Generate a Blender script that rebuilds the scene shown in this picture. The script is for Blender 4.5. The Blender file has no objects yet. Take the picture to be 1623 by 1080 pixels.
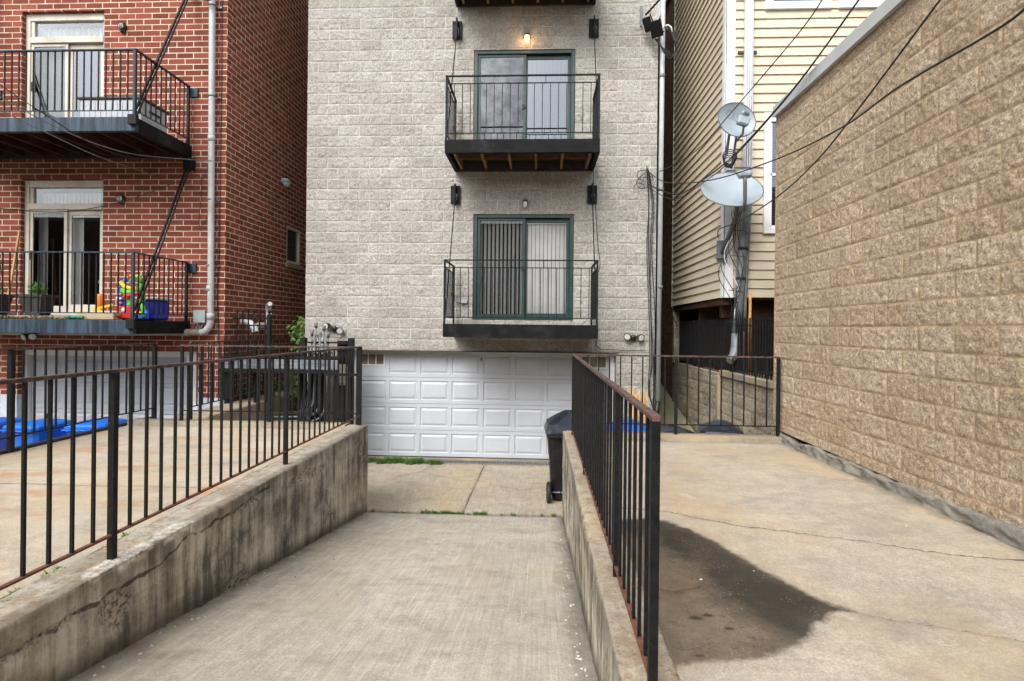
import bpy, math, random
import numpy as np
R = math.radians
random.seed(7)
S = bpy.context.scene
col = S.collection

# ------------------------------------------------------------------ camera, sky, sun, exposure
cam = bpy.data.objects.new('camera', bpy.data.cameras.new('camera')); col.objects.link(cam)
cam.data.sensor_width = 36; cam.data.lens = 36*900/1623
cam.data.shift_y = -18.5/1623
cam.data.clip_start = .05; cam.data.clip_end = 800
from mathutils import Matrix, Vector, Euler
cam.matrix_world = Matrix.Translation((0, 0, 1.40)) @ Matrix.Rotation(R(2.835), 4, 'Z') @ Matrix.Rotation(R(90), 4, 'X') @ Matrix.Rotation(R(0.6), 4, 'Z')
S.camera = cam
w = bpy.data.worlds.new('World'); S.world = w; w.use_nodes = True
wt = w.node_tree; bg = wt.nodes['Background']
sky = wt.nodes.new('ShaderNodeTexSky'); sky.sky_type = 'NISHITA'; sky.sun_disc = False
SE, SA = R(44), R(203)
sky.sun_elevation = SE; sky.sun_rotation = SA; sky.dust_density = 4; sky.air_density = 1.0; sky.ozone_density = 1
hs = wt.nodes.new('ShaderNodeHueSaturation'); hs.inputs['Saturation'].default_value = .22
wt.links.new(sky.outputs[0], hs.inputs['Color']); wt.links.new(hs.outputs[0], bg.inputs[0])
bg.inputs[1].default_value = .15
sun = bpy.data.objects.new('sun', bpy.data.lights.new('sun', 'SUN')); col.objects.link(sun)
sun.data.energy = .9; sun.data.angle = R(30); sun.data.color = (1, .975, .94)
sd = Vector((math.sin(SA)*math.cos(SE), math.cos(SA)*math.cos(SE), math.sin(SE)))
sun.rotation_euler = sd.to_track_quat('Z', 'Y').to_euler()
S.view_settings.view_transform = 'Standard'; S.view_settings.look = 'None'
S.view_settings.exposure = 0.98; S.view_settings.gamma = 1

# ------------------------------------------------------------------ node helper
class NM:
    def __init__(s, name):
        s.m = bpy.data.materials.new(name); s.m.use_nodes = True; s.t = s.m.node_tree
        s.p = s.t.nodes['Principled BSDF']; s.out = s.t.nodes['Material Output']
        s._pos = None
    def n(s, k, **kw):
        nd = s.t.nodes.new(k)
        for a, b in kw.items(): setattr(nd, a, b)
        return nd
    def put(s, sock, v):
        if isinstance(v, bpy.types.NodeSocket): s.t.links.new(v, sock)
        elif isinstance(v, (tuple, list)) and len(v) == 3 and sock.type == 'RGBA': sock.default_value = (*v, 1)
        else: sock.default_value = v
    @property
    def pos(s):
        if s._pos is None: s._pos = s.n('ShaderNodeNewGeometry').outputs['Position']
        return s._pos
    def attr(s, name): return s.n('ShaderNodeAttribute', attribute_name=name).outputs['Fac']
    def scale(s, v, sc):
        m = s.n('ShaderNodeMapping'); s.put(m.inputs[0], v); m.inputs['Scale'].default_value = sc; return m.outputs[0]
    def noise(s, sc, det=4, vec=None, rough=.55, dist=0):
        m = s.n('ShaderNodeTexNoise'); s.put(m.inputs['Vector'], vec if vec is not None else s.pos)
        m.inputs['Scale'].default_value = sc; m.inputs['Detail'].default_value = det; m.inputs['Roughness'].default_value = rough
        m.inputs['Distortion'].default_value = dist
        return m.outputs['Fac']
    def math(s, op, a, b=0., c=None, clamp=False):
        m = s.n('ShaderNodeMath', operation=op, use_clamp=clamp); s.put(m.inputs[0], a); s.put(m.inputs[1], b)
        if c is not None: s.put(m.inputs[2], c)
        return m.outputs[0]
    def rng(s, v, a, b, c=0., d=1.):
        m = s.n('ShaderNodeMapRange'); s.put(m.inputs[0], v)
        for i, q in enumerate((a, b, c, d)): m.inputs[i+1].default_value = q
        return m.outputs[0]
    def mix(s, f, a, b, mode='MIX'):
        m = s.n('ShaderNodeMix', data_type='RGBA', blend_type=mode); s.put(m.inputs[0], f); s.put(m.inputs[6], a); s.put(m.inputs[7], b)
        return m.outputs[2]
    def mul(s, colr, f):   # multiply colour by scalar 
        v = s.n('ShaderNodeVectorMath', operation='SCALE'); s.put(v.inputs[0], colr); s.put(v.inputs['Scale'], f); return v.outputs[0]
    def bump(s, h, st=.5, d=.01, nrm=None):
        b = s.n('ShaderNodeBump'); s.put(b.inputs['Height'], h); b.inputs['Strength'].default_value = st; b.inputs['Distance'].default_value = d
        if nrm is not None: s.put(b.inputs['Normal'], nrm)
        s.t.links.new(b.outputs[0], s.p.inputs['Normal']); return b.outputs[0]
    def fin(s, c=None, rough=None, metal=None, spec=None):
        if c is not None: s.put(s.p.inputs['Base Color'], c)
        if rough is not None: s.put(s.p.inputs['Roughness'], rough)
        if metal is not None: s.put(s.p.inputs['Metallic'], metal)
        if spec is not None: s.p.inputs['Specular IOR Level'].default_value = spec
        return s.m

def simple(name, c, rough=.6, metal=0, var=.12, sc=9, bump=0, spec=.5, dirt=None):
    q = NM(name); f = q.rng(q.noise(sc, 5), .3, .7, 1-var, 1+var)
    cc = q.mul(tuple(c), f)
    if dirt: cc = q.mix(q.rng(q.noise(sc*.45, 7, rough=.7), .52, .72), cc, dirt)
    if bump: q.bump(q.noise(sc*9, 3), .4, bump)
    return q.fin(cc, q.rng(q.noise(sc*2, 3), .3, .7, max(0, rough-.08), min(1, rough+.08)), metal, spec)

def uv2(q, axis, ou, ov):
    sp = q.n('ShaderNodeSeparateXYZ'); q.put(sp.inputs[0], q.pos)
    cb = q.n('ShaderNodeCombineXYZ')
    q.put(cb.inputs[0], q.math('SUBTRACT', sp.outputs[0 if axis == 'Y' else 1], ou)); q.put(cb.inputs[1], q.math('SUBTRACT', sp.outputs[2], ov))
    return cb.outputs[0]

def block_mat(name, axis, ou, ov, c1, c2, mort, mort2, bw=.4064, bh=.2032, ms=.0055, stain=(.2, .17, .13), grain=.35, small=False, vein=34):
    q = NM(name); v = uv2(q, axis, ou, ov)
    b = q.n('ShaderNodeTexBrick', offset=.5, offset_frequency=2, squash=1); q.put(b.inputs['Vector'], v)
    b.inputs['Scale'].default_value = 1; b.inputs['Mortar Size'].default_value = ms; b.inputs['Mortar Smooth'].default_value = .15
    b.inputs['Brick Width'].default_value = bw; b.inputs['Row Height'].default_value = bh; b.inputs['Bias'].default_value = 0
    b.inputs['Color1'].default_value = (0, 0, 0, 1); b.inputs['Color2'].default_value = (1, 1, 1, 1); b.inputs['Mortar'].default_value = (.5, .5, .5, 1)
    base = q.mix(b.outputs['Color'], c1, c2)
    g = q.noise(62, 4, rough=.8); g2 = q.noise(24, 6, rough=.75); g3 = q.noise(1.1, 5, rough=.6)
    base = q.mul(base, q.rng(g, .34, .66, 1-grain*1.25, 1+grain*1.0))
    base = q.mul(base, q.rng(g2, .34, .66, 1-grain*.75, 1+grain*.7))
    if not small: base = q.mix(q.math('MULTIPLY', q.rng(q.noise(vein, 6, rough=.85), .55, .66), .58), base, tuple(a*.42 for a in c1))
    base = q.mul(base, q.rng(g3, .3, .7, .88, 1.1))
    base = q.mix(q.math('MULTIPLY', q.rng(q.noise(2.6, 6, rough=.72), .56, .74), .45), base, stain)
    mm = q.mix(q.rng(q.noise(3.3, 3), .42, .6), mort2, mort)
    q.bump(q.math('ADD', q.noise(45, 6, rough=.75), q.math('MULTIPLY', b.outputs['Fac'], -.15 if not small else -.6)), 1.0 if not small else .5, .014 if not small else .004)
    return q.fin(q.mix(b.outputs['Fac'], base, mm), .93, 0, .25), q, b

M = {}
M['gray_block'] = block_mat('split_face_gray_block', 'Y', -4.49, .975, (.37, .35, .31), (.44, .425, .39), (.60, .59, .56), (.385, .37, .335), stain=(.24, .21, .165), grain=.36, ms=.0052)[0]
M['gray_block_side'] = block_mat('split_face_gray_block_side', 'X', 0, .975, (.40, .37, .315), (.50, .475, .43), (.62, .6, .56), (.36, .335, .29))[0]
TOU, TOV = .08, .034
M['tan_block'] = block_mat('split_face_tan_block', 'X', TOU, TOV, (.44, .335, .225), (.54, .435, .32), (.52, .37, .23), (.40, .29, .185), stain=(.30, .23, .16), grain=.44, ms=.0082, vein=46)[0]
M['tan_block_end'] = block_mat('split_face_tan_block_end', 'Y', 0, .1, (.34, .25, .165), (.44, .345, .25), (.42, .29, .18), (.30, .215, .14))[0]
M['old_block'] = block_mat('old_retaining_block', 'X', .1, -1.2, (.30, .26, .19), (.42, .37, .28), (.2, .17, .12), (.3, .26, .19), stain=(.02, .016, .01), grain=.55)[0]
def brick_mat(name, axis, ou, ov):
    m, q, b = block_mat(name, axis, ou, ov, (.145, .042, .026), (.27, .078, .050), (.64, .51, .40), (.50, .37, .28), bw=.305, bh=.1016, ms=.0085, stain=(.10, .03, .022), grain=.16, small=True)
    return m
M['brick'] = brick_mat('red_brick', 'Y', -5.55, .93)
M['brick_side'] = brick_mat('red_brick_side', 'X', 9.73, .93)
M['brown_brick'] = block_mat('brown_brick', 'X', 0, 0, (.12, .065, .042), (.22, .125, .085), (.2, .15, .11), (.1, .07, .05), bw=.2, bh=.075, ms=.005, small=True)[0]
M['dark_brick'] = block_mat('dark_brown_brick', 'Y', 0, 0, (.06, .03, .02), (.1, .05, .035), (.12, .09, .07), (.07, .05, .04), bw=.2, bh=.075, ms=.005, small=True)[0]

def concrete(name, c, dark=(.2, .17, .13), warm=(.45, .35, .22), broom=None, extra=None, rough=.85, attrs=(), bumpd=.003, pit=True):
    q = NM(name)
    base = q.mul(tuple(c), q.rng(q.noise(1.3, 6, rough=.6), .3, .7, .84, 1.14))
    base = q.mul(base, q.rng(q.noise(9, 7, rough=.7), .3, .7, .84, 1.13))
    base = q.mul(base, q.rng(q.noise(110, 4, rough=.85), .36, .64, .70, 1.25))
    base = q.mul(base, q.rng(q.noise(45, 4, rough=.8), .34, .66, .86, 1.12))
    base = q.mix(q.math('MULTIPLY', q.rng(q.noise(.9, 5, vec=q.scale(q.pos, (1.3, .8, 1))), .46, .64), .55), base, warm)
    base = q.mix(q.math('MULTIPLY', q.rng(q.noise(1.7, 8, rough=.7, vec=q.scale(q.pos, (1, 1.6, 1))), .52, .70), .5), base, dark)
    # fine pits / grit
    v = q.n('ShaderNodeTexVoronoi'); q.put(v.inputs['Vector'], q.pos); v.inputs['Scale'].default_value = 75
    sp = q.math('MULTIPLY', q.rng(v.outputs['Distance'], .0, .22, 1, 0), q.rng(q.noise(13, 3), .48, .62))
    base = q.mix(q.math('MULTIPLY', sp, .5), base, (.12, .1, .08))
    v2 = q.n('ShaderNodeTexVoronoi'); q.put(v2.inputs['Vector'], q.pos); v2.inputs['Scale'].default_value = 31
    sp2 = q.math('MULTIPLY', q.rng(v2.outputs['Distance'], .0, .16, 1, 0), q.rng(q.noise(5, 3), .5, .6))
    base = q.mix(q.math('MULTIPLY', sp2, .6), base, (.62, .58, .5))
    h = q.noise(120, 4, rough=.75)
    if broom:
        bn = q.noise(1, 3, vec=q.scale(q.pos, broom), rough=.7)
        b2 = q.noise(1, 4, vec=q.scale(q.pos, (broom[0]*.33, broom[1]*1.5, 1)), rough=.6)
        base = q.mul(base, q.rng(bn, .34, .66, .88, 1.09)); base = q.mul(base, q.rng(b2, .34, .66, .93, 1.06))
        base = q.mix(q.math('MULTIPLY', q.rng(bn, .60, .68), .35), base, (.62, .57, .48))
        h = q.math('ADD', h, q.math('MULTIPLY', bn, 1.4))
    r = rough
    if extra: base, r, h = extra(q, base, rough, h)
    q.bump(h, .5, bumpd)
    return q.fin(base, r, 0, .35)

def ex_dirt(q, base, r, h):     # edge dirt, joints and cracks given as distances on the mesh
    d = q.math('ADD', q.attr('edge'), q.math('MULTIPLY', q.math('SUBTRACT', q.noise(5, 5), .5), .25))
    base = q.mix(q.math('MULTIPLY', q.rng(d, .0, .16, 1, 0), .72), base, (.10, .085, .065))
    c = q.math('ADD', q.attr('crack'), q.math('MULTIPLY', q.noise(22, 4), .006))
    cf = q.rng(c, .0085, .014, 1, 0)
    base = q.mix(q.math('MULTIPLY', cf, .9), base, (.035, .03, .025))
    halo = q.rng(q.math('ADD', q.attr('crack'), q.math('MULTIPLY', q.noise(9, 4), .06)), .03, .09, 1, 0)
    base = q.mix(q.math('MULTIPLY', halo, .28), base, (.17, .14, .11))
    h = q.math('SUBTRACT', h, q.math('MULTIPLY', cf, 2.5))
    return base, r, h
def ex_wet(q, base, r, h):
    base, r, h = ex_dirt(q, base, r, h)
    d = q.math('ADD', q.attr('wet'), q.math('MULTIPLY', q.math('SUBTRACT', q.noise(7, 8, rough=.72), .5), .13))
    wf = q.math('ADD', q.math('MULTIPLY', q.rng(d, -.02, .02, 1, 0), .8), q.math('MULTIPLY', q.rng(d, -.08, .12, 1, 0), .2))
    inner = q.rng(q.math('ADD', q.attr('dry'), q.math('MULTIPLY', q.math('SUBTRACT', q.noise(3.5, 6), .5), .35)), -.12, .10, 1, 0)
    wc = q.mul(base, q.rng(q.noise(4, 7, rough=.7), .3, .7, .06, .14)); dc = q.mix(.35, q.mul(base, q.rng(q.noise(5, 7, rough=.75), .35, .65, .22, .46)), (.17, .105, .055))
    wet = q.mix(inner, wc, dc)
    vv = q.n('ShaderNodeTexVoronoi'); q.put(vv.inputs['Vector'], q.pos); vv.inputs['Scale'].default_value = 70
    gr = q.math('MULTIPLY', q.rng(vv.outputs['Distance'], .12, .24, 1, 0), q.rng(q.noise(9, 4), .5, .58))
    wet = q.mix(q.math('MULTIPLY', gr, .6), wet, (.45, .37, .27))
    wet = q.mix(q.math('MULTIPLY', q.rng(q.noise(26, 6, rough=.8), .55, .66), .6), wet, (.022, .016, .01))
    sp = q.rng(q.math('ADD', q.attr('spots'), q.math('MULTIPLY', q.noise(30, 4), .03)), .035, .06, 1, 0)
    wet = q.mix(q.math('MULTIPLY', sp, .8), wet, (.02, .016, .012))
    base = q.mix(wf, base, wet)
    r2 = q.rng(wf, 0, 1, .88, .62)
    # chalky scuffs toward the tan wall
    ch = q.math('MULTIPLY', q.rng(q.noise(7, 8, rough=.8), .56, .66), q.rng(q.noise(.9, 2), .48, .6))
    base = q.mix(q.math('MULTIPLY', q.math('MULTIPLY', ch, q.math('SUBTRACT', 1, wf)), .5), base, (.62, .58, .5))
    return base, r2, h
def ex_rust(q, base, r, h):
    base, r, h = ex_dirt(q, base, r, h)
    f = q.rng(q.noise(1.9, 7, vec=q.scale(q.pos, (.7, 1.5, 1)), rough=.7), .52, .66)
    return q.mix(q.math('MULTIPLY', f, .65), base, (.42, .2, .08)), r, h
def ex_wall(q, base, r, h):
    st = q.noise(1, 6, vec=q.scale(q.pos, (3, 7.5, .55)), rough=.65)
    st2 = q.noise(1, 5, vec=q.scale(q.pos, (9, 24, 1.2)), rough=.6)
    bl_ = q.noise(1.5, 5, vec=q.scale(q.pos, (1, 1, 1.6)), rough=.65)
    s3 = q.math('ADD', q.math('ADD', q.math('MULTIPLY', st, .42), q.math('MULTIPLY', st2, .2)), q.math('MULTIPLY', bl_, .38))
    face = q.attr('face')          # 1 on the vertical face, 0 on the top
    dk = q.math('MULTIPLY', q.rng(s3, .485, .56, 0, 1), face)
    base = q.mix(q.math('MULTIPLY', dk, .85), base, (.075, .07, .058))
    lt = q.math('MULTIPLY', q.rng(s3, .43, .47, 1, 0), face)
    base = q.mix(q.math('MULTIPLY', lt, .8), base, (.62, .58, .49))
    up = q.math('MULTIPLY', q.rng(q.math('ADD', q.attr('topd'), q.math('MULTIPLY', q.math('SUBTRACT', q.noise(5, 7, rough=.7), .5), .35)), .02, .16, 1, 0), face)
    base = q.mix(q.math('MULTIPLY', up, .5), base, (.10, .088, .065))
    pit = q.math('MULTIPLY', q.rng(q.noise(42, 5, rough=.8), .60, .66), q.math('MULTIPLY', face, q.rng(q.noise(2.2, 3), .42, .6)))
    base = q.mix(q.math('MULTIPLY', pit, .75), base, (.04, .036, .03))
    blot = q.math('MULTIPLY', q.rng(q.noise(3.1, 8, rough=.75), .54, .66), face)
    base = q.mix(q.math('MULTIPLY', blot, .72), base, (.06, .054, .043))
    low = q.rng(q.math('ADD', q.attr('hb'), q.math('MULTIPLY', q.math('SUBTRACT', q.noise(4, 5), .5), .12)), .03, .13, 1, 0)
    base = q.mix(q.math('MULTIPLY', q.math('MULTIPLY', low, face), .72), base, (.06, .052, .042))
    tp = q.math('MULTIPLY', q.rng(q.noise(6, 9, rough=.8), .45, .58), q.math('SUBTRACT', 1, face))
    base = q.mix(q.math('MULTIPLY', tp, .6), base, (.22, .135, .07))
    tq = q.math('MULTIPLY', q.rng(q.noise(17, 8, rough=.85), .54, .64), q.math('SUBTRACT', 1, face))
    base = q.mix(q.math('MULTIPLY', tq, .7), base, (.085, .07, .05))
    c = q.math('ADD', q.attr('crack'), q.math('MULTIPLY', q.math('SUBTRACT', q.noise(7, 6, rough=.7), .5), .05))
    cf = q.rng(q.math('ABSOLUTE', c), .004, .012, 1, 0)
    base = q.mix(q.math('MULTIPLY', cf, .85), base, (.03, .026, .02))
    base = q.mix(q.math('MULTIPLY', q.attr('spall'), .7), base, q.mix(q.rng(q.noise(45, 3), .42, .55), (.05, .045, .035), (.4, .36, .3)))
    base = q.mix(q.math('MULTIPLY', q.attr('chip'), .9), base, q.mix(q.rng(q.noise(24, 6, rough=.75), .42, .58), (.40, .35, .27), (.78, .75, .68)))
    h = q.math('SUBTRACT', h, q.math('MULTIPLY', cf, 4))
    h = q.math('ADD', h, q.math('MULTIPLY', q.noise(14, 5, rough=.7), 1.5))
    return base, r, h

M['ramp'] = concrete('broomed_ramp_concrete', (.455, .415, .35), warm=(.43, .37, .28), broom=(75, 1.6, 1), extra=ex_dirt)
M['apron'] = concrete('apron_concrete', (.40, .345, .27), broom=(70, 3, 1), extra=ex_dirt)
M['pad_right'] = concrete('right_pad_concrete', (.42, .37, .295), dark=(.19, .178, .172), warm=(.46, .34, .20), extra=ex_wet)
M['pad_left'] = concrete('left_pad_concrete', (.44, .385, .30), extra=ex_rust)
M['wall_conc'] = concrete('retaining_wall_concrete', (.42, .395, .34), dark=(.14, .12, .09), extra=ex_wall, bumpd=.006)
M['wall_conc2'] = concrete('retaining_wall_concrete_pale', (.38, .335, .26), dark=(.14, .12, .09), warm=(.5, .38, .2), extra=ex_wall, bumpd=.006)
M['curb'] = concrete('curb_concrete', (.27, .23, .165), dark=(.1, .085, .06), bumpd=.005)
M['parge'] = concrete('gray_parging', (.25, .235, .205), dark=(.055, .052, .045), warm=(.34, .31, .25), bumpd=.035)
M['ledge'] = concrete('ledge_concrete', (.36, .31, .23), dark=(.09, .08, .05), bumpd=.005)
M['asphalt'] = concrete('alley_asphalt', (.07, .068, .065), dark=(.04, .04, .04), warm=(.08, .075, .07))
M['mossground'] = concrete('mossy_gangway', (.20, .19, .12), dark=(.09, .1, .04), warm=(.22, .2, .11))
M['pebble'] = simple('pale_pebble', (.5, .47, .42), .8, var=.3, sc=20)
M['soil'] = simple('soil', (.09, .075, .055), .95, bump=.01)

def iron_mat(name, rust, c=(.008, .0085, .0095)):
    q = NM(name)
    f = q.math('MULTIPLY', q.rng(q.noise(16, 7, rough=.75), .5, .68), rust)
    b = q.mul(c, q.rng(q.noise(30, 4), .3, .7, .65, 1.5))
    b = q.mix(q.math('MULTIPLY', q.rng(q.noise(55, 4, rough=.8), .6, .7), .35), b, (.12, .12, .12))
    b = q.mix(f, b, (.19, .075, .04))
    q.bump(q.noise(70, 4), .35, .002)
    return q.fin(b, q.rng(q.noise(12, 3), .3, .7, .45, .7), 0, .2)
M['iron'] = iron_mat('black_painted_iron', .06)
M['iron_rusty'] = iron_mat('rusty_painted_rail', .95, (.07, .045, .035))
M['iron_bottom'] = iron_mat('rusted_bottom_rail', 1.0, (.12, .052, .036))
def rustyrail():
    q = NM('worn_rusty_top_rail')
    b = q.mix(q.rng(q.noise(14, 7, rough=.7), .42, .56), (.03, .026, .026), (.14, .082, .067))
    q.bump(q.noise(60, 4), .4, .002)
    return q.fin(b, .6, 0, .4)
M['toprail'] = rustyrail()
def beam_mat():
    q = NM('weathered_blue_black_beam')
    st = q.noise(1, 5, vec=q.scale(q.pos, (14, 3, 1.2)), rough=.6)
    b = q.mix(q.rng(st, .4, .68), (.014, .023, .036), (.055, .088, .125))
    return q.fin(b, .5, 0, .25)
M['bluebeam'] = beam_mat()
M['blackbeam'] = simple('black_painted_beam', (.008, .008, .009), .7, var=.5, sc=6, spec=.14, dirt=(.028, .028, .031))
M['darksteel'] = simple('dark_brown_steel', (.035, .028, .028), .6, var=.4)
def wood(name, c, d, axis=(2, 30, 30)):
    q = NM(name); g = q.noise(1, 6, vec=q.scale(q.pos, axis), rough=.65)
    q.bump(g, .4, .004)
    return q.fin(q.mul(q.mix(q.rng(g, .35, .65), c, d), q.rng(q.noise(4, 4), .3, .7, .75, 1.2)), .85, 0, .25)
M['joist'] = wood('deck_joist_wood', (.34, .22, .09), (.17, .1, .045), (30, 3, 30))
M['ply'] = wood('deck_board_wood', (.17, .10, .05), (.07, .045, .03), (3, 20, 20))
M['darkwood'] = wood('dark_stained_joist', (.075, .032, .02), (.02, .01, .008), (20, 3, 20))
M['graywood'] = wood('weathered_gray_timber', (.26, .28, .32), (.07, .075, .085), (2, 20, 45))
M['freshwood'] = wood('raw_lumber', (.55, .34, .15), (.42, .25, .1), (40, 40, 4))
M['white_trim'] = simple('white_painted_trim', (.74, .75, .76), .5, var=.05, sc=3, dirt=(.55, .53, .5))
def gdoor():
    q = NM('white_garage_door_steel')
    g = q.noise(1, 4, vec=q.scale(q.pos, (14, 1, 160)), rough=.6)
    b = q.mul((.48, .51, .555), q.rng(q.noise(2, 5), .3, .7, .93, 1.05))
    b = q.mix(q.math('MULTIPLY', q.rng(q.noise(3, 7, rough=.7), .55, .75), .25), b, (.5, .5, .48))
    q.bump(g, .25, .0015)
    return q.fin(b, .42, 0, .4)
M['gdoor'] = gdoor()
M['cream_trim'] = simple('cream_vinyl_trim', (.56, .52, .44), .5, var=.08, sc=4, dirt=(.36, .33, .27))
M['green_frame'] = simple('dark_green_frame', (.009, .04, .037), .4, var=.3, sc=6, dirt=(.03, .065, .06))
M['siding'] = simple('cream_vinyl_siding', (.59, .515, .39), .6, var=.05, sc=2.5, dirt=(.57, .485, .355))
M['galv'] = simple('galvanised_metal', (.15, .17, .185), .55, .3, var=.2, sc=8, dirt=(.3, .3, .3))
M['gray_pipe'] = simple('gray_pvc_pipe', (.46, .48, .50), .4, 0, var=.12, sc=5, dirt=(.36, .34, .3))
M['old_pipe'] = simple('dirty_cream_pipe', (.33, .30, .24), .5, 0, var=.25, sc=5, dirt=(.2, .15, .1))
M['white_alu'] = simple('white_aluminium', (.66, .70, .74), .35, .1, var=.08)
M['coping'] = simple('pale_metal_coping', (.50, .53, .53), .4, .1, var=.06, sc=3)
M['dish'] = simple('dish_gray_paint', (.29, .345, .38), .5, 0, var=.07, sc=5)
M['dishdark'] = simple('dish_arm_gray', (.13, .14, .15), .5, 0)
M['letter'] = simple('dish_lettering', (.25, .29, .32), .5)
M['rubber'] = simple('black_rubber', (.014, .014, .015), .6, var=.3)
M['cable'] = simple('black_cable', (.012, .012, .014), .5, var=.3)
M['cable_gray'] = simple('gray_cable', (.2, .2, .2), .5, var=.3)
M['blackbin'] = simple('black_cart_plastic', (.012, .010, .011), .5, var=.5, sc=5, spec=.3, dirt=(.04, .035, .033), bump=.001)
M['binlid'] = simple('blue_black_lid_plastic', (.010, .014, .022), .38, var=.5, sc=5, dirt=(.09, .11, .13))
M['bluebin'] = simple('blue_cart_plastic', (.01, .14, .62), .4, var=.2, sc=4)
M['bronze'] = simple('dark_bronze_lamp', (.05, .045, .035), .35, .5, var=.4, sc=25)
M['frost'] = simple('frosted_lamp_glass', (.7, .7, .66), .2)
M['rustpipe'] = simple('orange_rusted_pipe', (.5, .24, .06), .7, var=.4, sc=10, dirt=(.2, .09, .03))
M['box_gray'] = simple('gray_electrical_box', (.38, .43, .43), .5, var=.1)
M['paleblue'] = simple('pale_painted_base', (.52, .58, .66), .6, var=.15, dirt=(.36, .36, .34))
M['dark_in'] = simple('dark_interior', (.03, .03, .032), .9)
M['room'] = simple('dim_room', (.04, .038, .036), .9)
M['deckbox'] = simple('gray_resin_box', (.50, .53, .57), .5, var=.08)
M['lid'] = simple('dark_resin_lid', (.05, .05, .05), .5)
for n_, c_ in dict(toy_red=(.62, .03, .02), toy_green=(.16, .55, .04), toy_yellow=(.85, .55, .02), toy_blue=(.02, .12, .62), toy_navy=(.03, .05, .5), toy_orange=(.85, .2, .02), toy_beige=(.55, .44, .28), toy_teal=(.05, .42, .34), toy_white=(.7, .7, .7)).items():
    M[n_] = simple(n_+'_plastic', c_, .35, var=.1)
def leafm(name, c, c2):
    q = NM(name); b = q.mix(q.rng(q.noise(18, 3), .35, .65), c, c2)
    q.put(q.p.inputs['Subsurface Weight'], 0.0)
    return q.fin(b, .6, 0, .3)
M['leaf'] = leafm('vine_leaf', (.05, .13, .02), (.15, .25, .06))
M['weed'] = leafm('weed_blade', (.09, .17, .03), (.28, .30, .09))
M['moss'] = leafm('moss', (.05, .08, .02), (.13, .14, .04))
def blind(name, c, c2, n=None):
    q = NM(name); return q.fin(q.mul(c, q.rng(q.noise(2, 4), .3, .7, .85, 1.1)), .8, 0, .2)
M['blind'] = blind('vertical_blind', (.75, .77, .77), 0)
M['blind_lit'] = blind('pale_vertical_blind', (.76, .76, .74), 0)
M['curtain'] = blind('sheer_curtain', (.55, .62, .62), 0)
def glass(name, refl, tint=(.8, .85, .86), rough=.01, waves=False):
    q = NM(name); t = q.t; t.nodes.remove(q.p)
    g = q.n('ShaderNodeBsdfGlossy'); g.inputs['Roughness'].default_value = rough; g.inputs['Color'].default_value = (.9, .95, 1, 1)
    tr = q.n('ShaderNodeBsdfTransparent'); tr.inputs[0].default_value = (*tint, 1)
    mx = q.n('ShaderNodeMixShader'); f = q.n('ShaderNodeLayerWeight'); f.inputs[0].default_value = .25
    fr = q.rng(f.outputs['Fresnel'], 0, 1, refl, 1)
    if waves: fr = q.math('MULTIPLY', fr, q.rng(q.noise(3.5, 7, rough=.65), .35, .65, .55, 1.25))
    q.put(mx.inputs[0], q.math('MULTIPLY', fr, .8)); t.links.new(tr.outputs[0], mx.inputs[1]); t.links.new(g.outputs[0], mx.inputs[2]); t.links.new(mx.outputs[0], q.out.inputs[0])
    return q.m
M['dirty_pane'] = simple('dirty_window_pane', (.16, .14, .11), .12, var=.5, sc=7, dirt=(.3, .26, .2))
M['glass_sky'] = glass('sky_reflecting_glass', .17, (.36, .41, .47))
M['glass_screen'] = glass('screened_glass', .10, (.38, .4, .42), waves=True)
M['glass_low'] = glass('clear_door_glass', .05, (.93, .93, .93))
M['glass_lowscreen'] = glass('dark_screen_glass', .035, (.75, .75, .75))
q = NM('glowing_bulb'); q.p.inputs['Emission Color'].default_value = (1, .55, .2, 1); q.p.inputs['Emission Strength'].default_value = 9; M['glow'] = q.fin((1, .7, .4), .4)

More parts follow.
